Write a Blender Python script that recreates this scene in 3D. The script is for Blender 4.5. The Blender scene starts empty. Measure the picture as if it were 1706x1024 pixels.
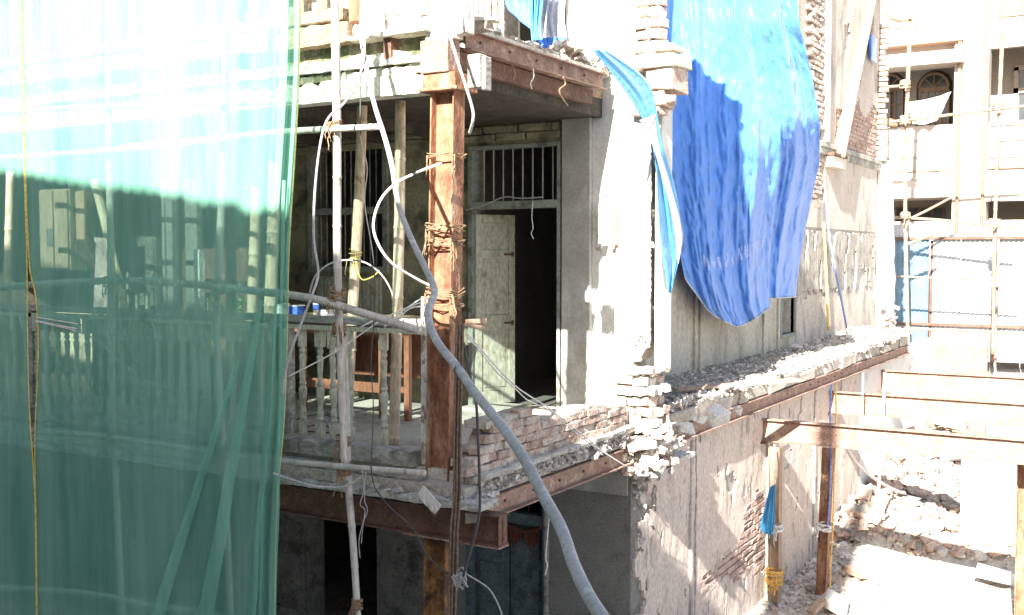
import bpy, bmesh, random
from math import sin, cos, tan, radians, pi, sqrt, atan2, floor
from mathutils import Vector, Matrix, noise
RND = random.Random(7)
S = bpy.context.scene
COL = S.collection

# ------------------------------------------------------------------ camera
YAW, PIT, FOC = radians(31), radians(2.77), 1800.0
CAM = Vector((4.396, -6.77, 1.65))
cd = bpy.data.cameras.new('camera'); cam = bpy.data.objects.new('camera', cd); COL.objects.link(cam)
cam.location = CAM; cam.rotation_euler = (pi/2 - PIT, 0, YAW)
cd.sensor_width = 36; cd.lens = FOC/1706*36; cd.clip_end = 600; cd.clip_start = .05
cd.dof.use_dof = False
S.camera = cam
FH = Vector((-sin(YAW), cos(YAW), 0)); RT = Vector((cos(YAW), sin(YAW), 0))
FW = FH*cos(PIT) - Vector((0, 0, sin(PIT))); UP = FH*sin(PIT) + Vector((0, 0, cos(PIT)))
def P(px, py, X=None, Y=None, Z=None, D=None):
    """a sight line measured on the photograph, met with a known plane of the place"""
    d = FW + RT*((px-853)/FOC) + UP*((512-py)/FOC)
    if X is not None: t = (X-CAM.x)/d.x
    elif Y is not None: t = (Y-CAM.y)/d.y
    elif Z is not None: t = (Z-CAM.z)/d.z
    else: t = D/d.dot(FH)
    return CAM + d*t

# ------------------------------------------------------------------ sky, sun, exposure
SUN = Vector((-.13, 1, -.67)).normalized()
W = bpy.data.worlds.new('World'); S.world = W; W.use_nodes = True
nt = W.node_tree; nt.nodes.clear()
sky = nt.nodes.new('ShaderNodeTexSky'); sky.sky_type = 'NISHITA'; sky.sun_disc = False
sky.sun_elevation = radians(33.6); sky.sun_rotation = radians(172.6); sky.air_density = 1.0; sky.dust_density = 2.0
bg = nt.nodes.new('ShaderNodeBackground'); bg.inputs[1].default_value = .066
wo = nt.nodes.new('ShaderNodeOutputWorld')
nt.links.new(sky.outputs[0], bg.inputs[0]); nt.links.new(bg.outputs[0], wo.inputs[0])
sl = bpy.data.lights.new('sun', 'SUN'); sl.energy = 5.0; sl.angle = radians(.5); sl.color = (1, .95, .87)
so = bpy.data.objects.new('sun', sl); COL.objects.link(so)
so.rotation_euler = SUN.to_track_quat('-Z', 'Y').to_euler(); so.location = (0, -30, 30)
S.view_settings.view_transform = 'Standard'; S.view_settings.look = 'None'
S.view_settings.exposure = 2.45; S.view_settings.gamma = 1; S.view_settings.use_curve_mapping = False
S.render.engine = 'CYCLES'
S.cycles.transparent_max_bounces = 12

# ------------------------------------------------------------------ materials
MATS = {}
def mat(name, cols, scale=3, detail=6, fine=40, fineamt=.25, bump=.3, bscale=30, rough=.9, metal=0, st=(1, 1, 1),
        rand=0, stain=None, stscale=1.5, strange=(.5, .62), spec=.3, transl=None, sstretch=(1, 1, 1)):
    m = bpy.data.materials.new(name); m.use_nodes = True; n = m.node_tree.nodes; l = m.node_tree.links
    b = n['Principled BSDF']; b.inputs['Roughness'].default_value = rough; b.inputs['Metallic'].default_value = metal
    b.inputs['Specular IOR Level'].default_value = spec
    g = n.new('ShaderNodeNewGeometry')
    def mapped(sc):
        mp = n.new('ShaderNodeMapping'); mp.inputs['Scale'].default_value = sc
        l.new(g.outputs['Position'], mp.inputs[0]); return mp
    mp = mapped(st)
    a = n.new('ShaderNodeTexNoise'); a.inputs['Scale'].default_value = scale; a.inputs['Detail'].default_value = detail
    a.inputs['Roughness'].default_value = .65
    l.new(mp.outputs[0], a.inputs[0])
    r = n.new('ShaderNodeValToRGB'); e = r.color_ramp.elements
    k = len(cols)
    e[0].position = .33; e[1].position = .67
    for i in range(1, k-1): e.new(.33+.34*i/(k-1))
    for i, c in enumerate(cols): e[i].color = (*c, 1)
    l.new(a.outputs[0], r.inputs[0])
    out = r.outputs[0]
    if stain:
        mp2 = mapped(sstretch)
        s_ = n.new('ShaderNodeTexNoise'); s_.inputs['Scale'].default_value = stscale; s_.inputs['Detail'].default_value = 8
        s_.inputs['Roughness'].default_value = .7
        l.new(mp2.outputs[0], s_.inputs[0])
        mr = n.new('ShaderNodeMapRange'); mr.inputs[1].default_value = strange[0]; mr.inputs[2].default_value = strange[1]
        l.new(s_.outputs[0], mr.inputs[0])
        mx = n.new('ShaderNodeMix'); mx.data_type = 'RGBA'
        l.new(mr.outputs[0], mx.inputs[0]); l.new(out, mx.inputs[6]); mx.inputs[7].default_value = (*stain, 1)
        out = mx.outputs[2]
    f_ = n.new('ShaderNodeTexNoise'); f_.inputs['Scale'].default_value = fine; f_.inputs['Detail'].default_value = 3
    l.new(mp.outputs[0], f_.inputs[0])
    mr = n.new('ShaderNodeMapRange'); mr.inputs[1].default_value = .3; mr.inputs[2].default_value = .7
    mr.inputs[3].default_value = 1-fineamt; mr.inputs[4].default_value = 1+fineamt
    l.new(f_.outputs[0], mr.inputs[0])
    val = mr.outputs[0]
    if rand:
        oi = n.new('ShaderNodeObjectInfo'); m2 = n.new('ShaderNodeMapRange')
        m2.inputs[3].default_value = 1-rand; m2.inputs[4].default_value = 1+rand
        l.new(oi.outputs['Random'], m2.inputs[0])
        mm = n.new('ShaderNodeMath'); mm.operation = 'MULTIPLY'
        l.new(val, mm.inputs[0]); l.new(m2.outputs[0], mm.inputs[1]); val = mm.outputs[0]
    vm = n.new('ShaderNodeVectorMath'); vm.operation = 'SCALE'
    l.new(out, vm.inputs[0]); l.new(val, vm.inputs['Scale'])
    l.new(vm.outputs[0], b.inputs['Base Color'])
    if bump:
        bn = n.new('ShaderNodeTexNoise'); bn.inputs['Scale'].default_value = bscale; bn.inputs['Detail'].default_value = 6
        l.new(mp.outputs[0], bn.inputs[0])
        bp = n.new('ShaderNodeBump'); bp.inputs['Strength'].default_value = bump; bp.inputs['Distance'].default_value = .02
        l.new(bn.outputs[0], bp.inputs['Height']); l.new(bp.outputs[0], b.inputs['Normal'])
    if transl:
        tr = n.new('ShaderNodeBsdfTranslucent'); l.new(vm.outputs[0], tr.inputs[0])
        ms = n.new('ShaderNodeMixShader'); ms.inputs[0].default_value = transl
        o = n['Material Output']; l.new(b.outputs[0], ms.inputs[1]); l.new(tr.outputs[0], ms.inputs[2]); l.new(ms.outputs[0], o.inputs[0])
    MATS[name] = m; return m

M = dict(
 white_plaster=mat('white_plaster', [(.5,.49,.46),(.62,.6,.56),(.55,.53,.49)], 2, stain=(.36,.33,.29), stscale=2.2, strange=(.56,.7), bump=.35, bscale=9, fineamt=.1),
 pilaster=mat('grey_and_shade_render', [(.28,.27,.24),(.37,.36,.33)], 3, stain=(.48,.47,.44), stscale=2, strange=(.52,.66), bump=.2, bscale=20, fineamt=.1, sstretch=(1,1,.5)),  # pier takes this grey: its shade on white plaster, put into colour
 old_wall=mat('mottled_old_wall', [(.16,.15,.1),(.25,.23,.16),(.3,.27,.18)], 4, stain=(.07,.07,.05), stscale=2.5, strange=(.5,.65), bump=.6, bscale=14),
 side_wall=mat('side_wall_plaster', [(.33,.31,.26),(.4,.38,.32),(.36,.35,.29)], 2.5, stain=(.24,.23,.18), stscale=2.2, strange=(.5,.66), bump=.4, bscale=14, st=(1,1,.35), sstretch=(1,1,.25)),
 beige=mat('beige_stained_plaster', [(.4,.35,.3),(.5,.44,.39)], 2, stain=(.27,.25,.23), stscale=1.6, strange=(.5,.62), bump=.4, bscale=14, st=(1,1,.5), sstretch=(1,1,.4)),
 pink=mat('pink_beige_plaster', [(.42,.35,.3),(.52,.44,.38),(.46,.39,.33)], 2.2, stain=(.26,.22,.19), stscale=5.5, strange=(.58,.66), bump=.8, bscale=9, st=(1,1,.5), sstretch=(1,1,.35)),
 scratch=mat('scratched_render', [(.28,.26,.23),(.37,.34,.3)], 4, bump=.8, bscale=12, st=(1,1,.25), stain=(.2,.18,.16), stscale=5),
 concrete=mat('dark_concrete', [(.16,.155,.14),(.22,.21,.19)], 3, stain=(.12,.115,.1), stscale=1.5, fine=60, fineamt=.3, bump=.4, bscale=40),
 lowdark=mat('dark_plaster', [(.1,.095,.085),(.17,.16,.14)], 5, stain=(.05,.045,.04), stscale=3, bump=.6),  # dark mottled plaster, also used on undersides and inner faces
 interior=mat('room_interior', [(.15,.14,.12),(.2,.19,.17)], 2),
 ceiling=mat('darkened_ceiling', [(.035,.03,.025),(.075,.065,.05)], 5, bump=.5),  # colour darkened to offset bounced light under the slab
 floor=mat('dusty_floor', [(.4,.37,.32),(.5,.47,.41)], 3, stain=(.3,.27,.23), stscale=2, bump=.3),
 slab=mat('grey_slab_edge', [(.3,.29,.26),(.42,.4,.36)], 5, stain=(.16,.16,.14), stscale=4, bump=.7, bscale=25),
 stone_tan=mat('tan_stone', [(.2,.145,.09),(.28,.21,.14)], 5, stain=(.18,.16,.12), stscale=4, bump=.6),
 mossy=mat('mossy_stone', [(.06,.07,.035),(.12,.12,.07)], 6, stain=(.2,.18,.14), stscale=5, bump=.7),
 pale_stone=mat('pale_painted_stone', [(.5,.46,.38),(.62,.58,.5)], 5, stain=(.26,.3,.22), stscale=3.5, strange=(.52,.66), bump=.7),
 rust=mat('rusty_steel', [(.1,.04,.022),(.22,.1,.055),(.3,.15,.085)], 7, stain=(.36,.24,.16), stscale=6, strange=(.5,.66), bump=.8, bscale=30, rough=.75, st=(1,1,.5), sstretch=(1,1,.35)),
 rust_dark=mat('dark_rusty_steel', [(.085,.042,.03),(.16,.085,.06)], 6, stain=(.24,.15,.1), stscale=5, strange=(.55,.7), bump=.5, rough=.75),
 rust_pink=mat('primer_brown_steel', [(.2,.12,.09),(.33,.22,.17)], 7, stain=(.42,.33,.27), stscale=7, strange=(.55,.68), bump=.7, rough=.7),
 rust_orange=mat('flaking_orange_rust', [(.06,.03,.02),(.17,.085,.035),(.3,.17,.06)], 9, stain=(.06,.035,.025), stscale=6, bump=.8),
 brick=mat('old_brick', [(.27,.18,.14),(.38,.28,.23),(.4,.34,.29)], 9, stain=(.42,.38,.33), stscale=9, strange=(.48,.6), bump=.8, bscale=40, rand=.22),
 brick_pale=mat('pale_brick', [(.42,.31,.25),(.52,.42,.36)], 9, stain=(.55,.5,.44), stscale=8, strange=(.45,.6), bump=.8, rand=.18),
 brick_red=mat('red_brick', [(.33,.23,.19),(.42,.31,.26)], 9, bump=.8, rand=.2),
 mortar=mat('crumbling_mortar', [(.3,.27,.23),(.4,.36,.31)], 12, bump=1, bscale=30),
 bamboo=mat('weathered_bamboo', [(.34,.31,.27),(.46,.43,.38)], 8, fine=60, bump=.3, st=(1,1,.2), rough=.6, stain=(.2,.18,.15), stscale=6, strange=(.57,.7)),
 bamboo_pale=mat('sun_bleached_bamboo', [(.2,.145,.1),(.27,.205,.15)], 6, bump=.3, rough=.6, st=(1,1,.3)),
 wood_pole=mat('peeled_wooden_pole', [(.42,.32,.23),(.58,.46,.34)], 9, bump=.5, st=(1,1,.3), stain=(.22,.16,.1), stscale=7, strange=(.58,.7)),
 grey_wood=mat('weathered_grey_wood', [(.2,.19,.17),(.32,.3,.27)], 8, bump=.6, st=(.4,.4,1), stain=(.13,.12,.1), stscale=5),
 white_wood=mat('flaking_white_timber', [(.5,.48,.44),(.6,.58,.54)], 7, stain=(.22,.17,.13), stscale=7, strange=(.53,.62), bump=.6, st=(1,1,.4)),
 green_wood=mat('faded_green_paint', [(.34,.33,.26),(.43,.42,.34)], 5, stain=(.22,.19,.12), stscale=5, strange=(.55,.68), bump=.3, st=(1,1,.4)),
 frame=mat('grey_green_frame_paint', [(.2,.22,.19),(.28,.3,.27)], 5, stain=(.12,.12,.1), stscale=5, bump=.3),
 redwood=mat('red_brown_wood', [(.2,.085,.05),(.28,.13,.08)], 5, bump=.2, st=(1,1,.3), rough=.6),
 planks=mat('bare_plank_wood', [(.3,.21,.15),(.38,.28,.2)], 6, bump=.4, st=(1,1,.2), stain=(.3,.22,.16), stscale=4),
 teal=mat('blue_green_door_paint', [(.06,.085,.09),(.1,.13,.135)], 5, bump=.2, stain=(.05,.06,.06), stscale=4),
 curtain=mat('red_door_garland', [(.08,.025,.02),(.13,.045,.035)], 8, bump=.3),
 yellow=mat('yellow_webbing', [(.55,.42,.1),(.66,.52,.18)], 20, bump=.2),
 rope=mat('coir_rope', [(.17,.11,.065),(.27,.18,.11)], 30, bump=.6, bscale=80),
 rope_dark=mat('dark_coir_rope', [(.1,.07,.05),(.2,.14,.1)], 30, bump=.6, bscale=80),  # darker brown than the other coir
 rope_white=mat('white_cord', [(.55,.55,.52),(.65,.65,.62)], 20, bump=.2),
 rope_blue=mat('blue_cord', [(.12,.2,.5),(.2,.3,.6)], 20, bump=.2),
 rope_orange=mat('orange_cord', [(.6,.33,.08),(.66,.42,.14)], 20, bump=.2),
 cable_grey=mat('grey_cable_sheath', [(.24,.235,.225),(.34,.335,.32)], 7, bump=.4, rough=.6, fineamt=.15, stain=(.42,.4,.36), stscale=9, strange=(.55,.64)),
 cable_black=mat('black_cable_sheath', [(.03,.03,.03),(.06,.06,.06)], 6, bump=.1, rough=.5),
 cable_white=mat('pale_cable_sheath', [(.5,.48,.45),(.6,.58,.54)], 6, bump=.1, rough=.5),
 ground=mat('dusty_rubble_ground', [(.38,.34,.29),(.48,.44,.38)], 1.5, stain=(.28,.22,.18), stscale=.8, strange=(.55,.7), bump=1, bscale=8, fine=15),
 grey_rubble=mat('grey_rubble', [(.2,.185,.165),(.34,.31,.28)], 6, bump=.8),
 red_rubble=mat('brick_rubble', [(.32,.22,.17),(.45,.35,.29)], 6, bump=.8),
 pale_rubble=mat('plaster_rubble', [(.44,.41,.37),(.56,.53,.48)], 6, bump=.8),
 tarp_blue=mat('blue_tarpaulin', [(.06,.24,.74),(.09,.3,.82)], 3, fine=25, fineamt=.12, bump=1.0, bscale=11, rough=.38, spec=.5, transl=.25, st=(1,1,.4), stain=(.12,.3,.8), stscale=6, strange=(.6,.74), sstretch=(1,1,.12)),
 tarp_cyan=mat('sky_blue_tarpaulin', [(.05,.38,.72),(.08,.48,.8)], 3, fineamt=.1, bump=.5, bscale=16, rough=.4, spec=.5, transl=.25),
 tarp_white=mat('silver_white_sheet', [(.55,.57,.6),(.65,.67,.7)], 4, bump=.5, bscale=14, rough=.5, transl=.2),
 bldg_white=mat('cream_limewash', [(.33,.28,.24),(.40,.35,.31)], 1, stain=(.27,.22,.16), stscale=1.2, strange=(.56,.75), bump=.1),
 bldg_grey=mat('grey_building_paint', [(.26,.23,.2),(.32,.29,.25)], 2, bump=.1),  # darker than the cream limewash
 bldg_brown=mat('brown_frame_paint', [(.2,.13,.09),(.26,.18,.12)], 4, bump=.1),
 glass_dark=mat('dusty_dark_glass', [(.03,.035,.04),(.05,.055,.06)], 4, bump=0, rough=.25, spec=.5),
 black_arch=mat('black_arch_moulding', [(.03,.03,.03),(.05,.05,.05)], 4, bump=.1),
 corr_blue=mat('blue_corrugated_paint', [(.09,.16,.22),(.13,.21,.28)], 3, stain=(.4,.4,.4), stscale=2, strange=(.6,.66), bump=.1, rough=.5),
 corr_white=mat('white_corrugated_sheet', [(.27,.29,.31),(.33,.35,.37)], 2, bump=.1, rough=.5),
 corr_grey=mat('grey_corrugated_sheet', [(.3,.31,.32),(.36,.37,.38)], 2, bump=.1, rough=.5),
 tile=mat('terracotta_tile', [(.42,.26,.17),(.5,.34,.24)], 5, bump=.4),
 leaf=mat('green_leaves', [(.05,.12,.02),(.09,.2,.04)], 9, bump=0, rough=.5, transl=.3),
 plastic_white=mat('white_plastic', [(.65,.65,.64),(.7,.7,.69)], 4, bump=0, rough=.4),
 plastic_blue=mat('blue_plastic', [(.05,.12,.45),(.07,.16,.5)], 4, bump=0, rough=.4),
 cloth_white=mat('white_laundry', [(.7,.7,.68),(.75,.75,.73)], 4, bump=.2, transl=.3),
)
def net_mat():
    m = bpy.data.materials.new('green_debris_net'); m.use_nodes = True; n = m.node_tree.nodes; l = m.node_tree.links
    n.remove(n['Principled BSDF']); o = n['Material Output']
    g = n.new('ShaderNodeNewGeometry'); mp = n.new('ShaderNodeMapping'); mp.inputs['Scale'].default_value = (1, 1, .06)
    l.new(g.outputs['Position'], mp.inputs[0])
    a = n.new('ShaderNodeTexNoise'); a.inputs['Scale'].default_value = 3.5; a.inputs['Detail'].default_value = 9; a.inputs['Roughness'].default_value = .7
    l.new(mp.outputs[0], a.inputs[0])
    b = n.new('ShaderNodeTexNoise'); b.inputs['Scale'].default_value = .9; b.inputs['Detail'].default_value = 4
    l.new(g.outputs['Position'], b.inputs[0])
    ad = n.new('ShaderNodeMath'); ad.operation = 'ADD'; l.new(a.outputs[0], ad.inputs[0]); l.new(b.outputs[0], ad.inputs[1])
    mr = n.new('ShaderNodeMapRange'); mr.inputs[1].default_value = .75; mr.inputs[2].default_value = 1.3
    mr.inputs[3].default_value = .55; mr.inputs[4].default_value = .68
    l.new(ad.outputs[0], mr.inputs[0])
    r = n.new('ShaderNodeValToRGB'); r.color_ramp.elements[0].position = .35; r.color_ramp.elements[1].position = .7
    r.color_ramp.elements[0].color = (.16, .41, .315, 1); r.color_ramp.elements[1].color = (.29, .54, .43, 1)
    l.new(a.outputs[0], r.inputs[0])
    d = n.new('ShaderNodeBsdfDiffuse'); t = n.new('ShaderNodeBsdfTranslucent')
    l.new(r.outputs[0], d.inputs[0]); l.new(r.outputs[0], t.inputs[0])
    m1 = n.new('ShaderNodeMixShader'); m1.inputs[0].default_value = .22
    l.new(d.outputs[0], m1.inputs[1]); l.new(t.outputs[0], m1.inputs[2])
    tp = n.new('ShaderNodeBsdfTransparent'); tp.inputs[0].default_value = (.8, .97, .92, 1)
    ms = n.new('ShaderNodeMixShader')
    l.new(mr.outputs[0], ms.inputs[0]); l.new(tp.outputs[0], ms.inputs[1]); l.new(m1.outputs[0], ms.inputs[2])
    l.new(ms.outputs[0], o.inputs[0]); return m
M['net'] = net_mat()
for q in ('tarp_blue', 'tarp_cyan'):
    b_ = M[q].node_tree.nodes['Principled BSDF']; b_.inputs['Sheen Weight'].default_value = .3; b_.inputs['Sheen Roughness'].default_value = .6

# ------------------------------------------------------------------ mesh helpers
def wloc(o):
    v = Vector((0, 0, 0))
    while o: v = v + o.location; o = o.parent
    return v
def tag(o, label=None, cat=None, group=None, kind=None):
    if label: o['label'] = label
    if cat: o['category'] = cat
    if group: o['group'] = group
    if kind: o['kind'] = kind
    return o
def thing(name, label, cat, loc=(0, 0, 0), group=None):
    o = bpy.data.objects.new(name, None); COL.objects.link(o); o.location = loc; o.empty_display_size = .1
    return tag(o, label, cat, group)
class MB:
    def __init__(s): s.v = []; s.f = []; s.m = []
    def add(s, vs, fs, mi=0):
        k = len(s.v); s.v += [tuple(v) for v in vs]
        for f in fs: s.f.append(tuple(i+k for i in f)); s.m.append(mi)
        return s
    def box(s, c, d, R=None, mi=0, j=0):
        vs = []
        for z in (-.5, .5):
            for y in (-.5, .5):
                for x in (-.5, .5):
                    v = Vector((x*d[0], y*d[1], z*d[2]))
                    if j: v += Vector((RND.uniform(-j, j), RND.uniform(-j, j), RND.uniform(-j, j)))
                    if R is not None: v = R @ v
                    vs.append(v + Vector(c))
        return s.add(vs, [(0,2,3,1),(4,5,7,6),(0,1,5,4),(2,6,7,3),(0,4,6,2),(1,3,7,5)], mi)
    def mm(s, x0, x1, y0, y1, z0, z1, mi=0, j=0):
        return s.box(((x0+x1)/2, (y0+y1)/2, (z0+z1)/2), (abs(x1-x0), abs(y1-y0), abs(z1-z0)), None, mi, j)
    def tube(s, pts, r, n=8, mi=0):
        pts = [Vector(p) for p in pts]; N = len(pts); rs = r if isinstance(r, (list, tuple)) else [r]*N
        vs = []; ref = Vector((.3, .9, .31))
        for i, p in enumerate(pts):
            t = (pts[min(i+1, N-1)] - pts[max(i-1, 0)]).normalized()
            a = t.cross(ref)
            if a.length < .1: a = t.cross(Vector((1, 0, 0)))
            a.normalize(); b = t.cross(a)
            for k in range(n):
                an = 2*pi*k/n; vs.append(p + (a*cos(an) + b*sin(an))*rs[i])
        fs = [(i*n+k, i*n+(k+1) % n, (i+1)*n+(k+1) % n, (i+1)*n+k) for i in range(N-1) for k in range(n)]
        fs += [tuple(range(n-1, -1, -1)), tuple((N-1)*n+k for k in range(n))]
        return s.add(vs, fs, mi)
    def prism(s, prof, axis, a, b, mi=0):
        """prof: closed 2D outline; axis 'X': (y,z), 'Y': (x,z), 'Z': (x,y)"""
        n = len(prof)
        mk = {'X': lambda t, p: (t, p[0], p[1]), 'Y': lambda t, p: (p[0], t, p[1]), 'Z': lambda t, p: (p[0], p[1], t)}[axis]
        vs = [mk(a, p) for p in prof] + [mk(b, p) for p in prof]
        fs = [(i, (i+1) % n, n+(i+1) % n, n+i) for i in range(n)] + [tuple(range(n-1, -1, -1)), tuple(range(n, 2*n))]
        return s.add(vs, fs, mi)
    def build(s, name, m, parent=None, smooth=False, bevel=0, **kw):
        o_ = wloc(parent) if parent else Vector((0, 0, 0))
        me = bpy.data.meshes.new(name)
        me.from_pydata([tuple(Vector(v)-o_) for v in s.v], [], s.f)
        for q in (m if isinstance(m, (list, tuple)) else [m]): me.materials.append(q)
        me.polygons.foreach_set('material_index', s.m)
        bm = bmesh.new(); bm.from_mesh(me); bmesh.ops.recalc_face_normals(bm, faces=bm.faces[:]); bm.to_mesh(me); bm.free()
        if smooth: me.polygons.foreach_set('use_smooth', [True]*len(me.polygons))
        o = bpy.data.objects.new(name, me); COL.objects.link(o)
        if parent: o.parent = parent
        if bevel:
            b = o.modifiers.new('bevel', 'BEVEL'); b.width = bevel; b.segments = 1; b.limit_method = 'ANGLE'
        return tag(o, **kw)
def ibeam_prof(w, h, t):
    w /= 2; h /= 2; a = t/2
    return [(-w,-h),(w,-h),(w,-h+t),(a,-h+t),(a,h-t),(w,h-t),(w,h),(-w,h),(-w,h-t),(-a,h-t),(-a,-h+t),(-w,-h+t)]
def holes_wall(mb, plane, c, th, a0, a1, z0, z1, holes, mi=0):
    """a wall slab with rectangular openings; plane 'Y': faces -Y at Y=c, 'X': faces +X at X=c"""
    As = sorted({a0, a1, *[h[0] for h in holes], *[h[1] for h in holes]}); Zs = sorted({z0, z1, *[h[2] for h in holes], *[h[3] for h in holes]})
    na, nz = len(As)-1, len(Zs)-1
    solid = lambda i, k: 0 <= i < na and 0 <= k < nz and not any(h[0] <= (As[i]+As[i+1])/2 <= h[1] and h[2] <= (Zs[k]+Zs[k+1])/2 <= h[3] for h in holes)
    def pt(a, z, d): return (a, c+d, z) if plane == 'Y' else (c-d, a, z)
    for i in range(na):
        for k in range(nz):
            if not solid(i, k): continue
            A, B, C_, D_ = As[i], As[i+1], Zs[k], Zs[k+1]
            mb.add([pt(A,C_,0), pt(B,C_,0), pt(B,D_,0), pt(A,D_,0)], [(0,1,2,3)], mi)
            mb.add([pt(A,C_,th), pt(B,C_,th), pt(B,D_,th), pt(A,D_,th)], [(3,2,1,0)], mi)
            if not solid(i-1, k): mb.add([pt(A,C_,0), pt(A,C_,th), pt(A,D_,th), pt(A,D_,0)], [(0,1,2,3)], mi)
            if not solid(i+1, k): mb.add([pt(B,C_,0), pt(B,C_,th), pt(B,D_,th), pt(B,D_,0)], [(3,2,1,0)], mi)
            if not solid(i, k-1): mb.add([pt(A,C_,0), pt(A,C_,th), pt(B,C_,th), pt(B,C_,0)], [(3,2,1,0)], mi)
            if not solid(i, k+1): mb.add([pt(A,D_,0), pt(A,D_,th), pt(B,D_,th), pt(B,D_,0)], [(0,1,2,3)], mi)
    return mb
def patch(mb, plane, c, th, a0, a1, z0, z1, step, keep, wob=.006, jit=.3, mi=0):
    """a plaster skin of thickness th with ragged losses where keep() is false"""
    na = max(1, round((a1-a0)/step)); nz = max(1, round((z1-z0)/step))
    K = [[keep(a0+(i+.5)*step, z0+(k+.5)*step) for k in range(nz)] for i in range(na)]
    idx = {}; base = len(mb.v)
    def vid(i, k, back):
        key = (i, k, back)
        if key not in idx:
            r = random.Random(i*7919+k*31)
            inner = 0 < i < na and 0 < k < nz
            a = a0+(a1-a0)*i/na + (r.uniform(-jit, jit)*step if inner else 0); z = z0+(z1-z0)*k/nz + (r.uniform(-jit, jit)*step if inner else 0)
            d = 0 if back else th + wob*noise.noise(Vector((a*2.2, z*1.7, 3.1)))*2
            mb.v.append((a, c-d, z) if plane == 'Y' else (c+d, a, z)); idx[key] = len(mb.v)-1
        return idx[key]
    def k_(i, k): return 0 <= i < na and 0 <= k < nz and K[i][k]
    for i in range(na):
        for k in range(nz):
            if not K[i][k]: continue
            q = [(i,k),(i+1,k),(i+1,k+1),(i,k+1)]
            mb.f.append(tuple(vid(*p, False) for p in q)); mb.m.append(mi)
            for (e0, e1, nb) in ((0,1,(i,k-1)),(1,2,(i+1,k)),(2,3,(i,k+1)),(3,0,(i-1,k))):
                if not k_(*nb):
                    mb.f.append((vid(*q[e0], False), vid(*q[e0], True), vid(*q[e1], True), vid(*q[e1], False))); mb.m.append(mi)
    return mb
def inpoly(x, y, poly):
    r = False; j = len(poly)-1
    for i in range(len(poly)):
        (xi, yi), (xj, yj) = poly[i], poly[j]
        if (yi > y) != (yj > y) and x < (xj-xi)*(y-yi)/(yj-yi)+xi: r = not r
        j = i
    return r
def brick_mesh(name, m, l=.215, d=.10, h=.066, j=.008):
    mb = MB(); mb.box((0, 0, 0), (l, d, h), j=j)
    me = bpy.data.meshes.new(name); me.from_pydata(mb.v, [], mb.f)
    bm = bmesh.new(); bm.from_mesh(me)
    bmesh.ops.bevel(bm, geom=bm.edges[:], offset=.007, segments=1, affect='EDGES', clamp_overlap=True)
    for v in bm.verts: v.co += Vector((RND.uniform(-1,1), RND.uniform(-1,1), RND.uniform(-1,1)))*.0025
    bmesh.ops.recalc_face_normals(bm, faces=bm.faces[:])
    bm.to_mesh(me); bm.free(); me.materials.append(m); return me
BR = {k: [brick_mesh('brick', M[k]) for _ in range(6)] for k in ('brick', 'brick_pale', 'brick_red', 'pale_rubble')}
def brick(parent, p, R=(0, 0, 0), kind='brick', s=(1, 1, 1)):
    o = bpy.data.objects.new('brick', RND.choice(BR[kind])); COL.objects.link(o); o.parent = parent
    o.location = Vector(p)-wloc(parent); o.rotation_euler = R; o.scale = s; return o
def course_bricks(parent, plane, c, a0, a1, z0, z1, keep, kind='brick', rh=.078, L=.228, jit=.006):
    r = 0; z = z0+rh/2
    while z < z1:
        a = a0 + (L/2 if r % 2 else 0)
        while a < a1:
            if keep(a, z):
                j = lambda: RND.uniform(-jit, jit)
                p = (a+j(), c+j()*1.6, z+j()*.5) if plane == 'Y' else (c+j()*1.6, a+j(), z+j()*.5)
                brick(parent, p, (j()*3, j()*3, j()*5 + (0 if plane == 'Y' else pi/2)), kind)
            a += L
        z += rh; r += 1
def smooth_pts(pts, k=5):
    pts = [Vector(p) for p in pts]; out = []
    n = len(pts)
    for i in range(n-1):
        p0, p1, p2, p3 = pts[max(i-1, 0)], pts[i], pts[i+1], pts[min(i+2, n-1)]
        for s in range(k):
            t = s/k
            out.append(.5*((2*p1)+(p2-p0)*t+(2*p0-5*p1+4*p2-p3)*t*t+(3*p1-p0-3*p2+p3)*t**3))
    out.append(pts[-1]); return out
def lerp_list(v, n):
    return [v[min(int(i/(n-1)*(len(v)-1)), len(v)-2)]*(1-((i/(n-1)*(len(v)-1))-min(int(i/(n-1)*(len(v)-1)), len(v)-2))) +
            v[min(int(i/(n-1)*(len(v)-1)), len(v)-2)+1]*((i/(n-1)*(len(v)-1))-min(int(i/(n-1)*(len(v)-1)), len(v)-2)) for i in range(n)]
def wire(name, label, cat, px, r, m, group=None, parent=None, k=6, n=8):
    """px: list of (x, y, depth) sight points, or world Vectors"""
    pts = [p if isinstance(p, Vector) else P(p[0], p[1], D=p[2]) for p in px]
    sp = smooth_pts(pts, k); mb = MB(); mb.tube(sp, r if not isinstance(r, list) else lerp_list(r, len(sp)), n)
    return mb.build(name, m, parent, smooth=True, label=label if not parent else None, cat=cat if not parent else None, group=group if not parent else None)
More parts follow.
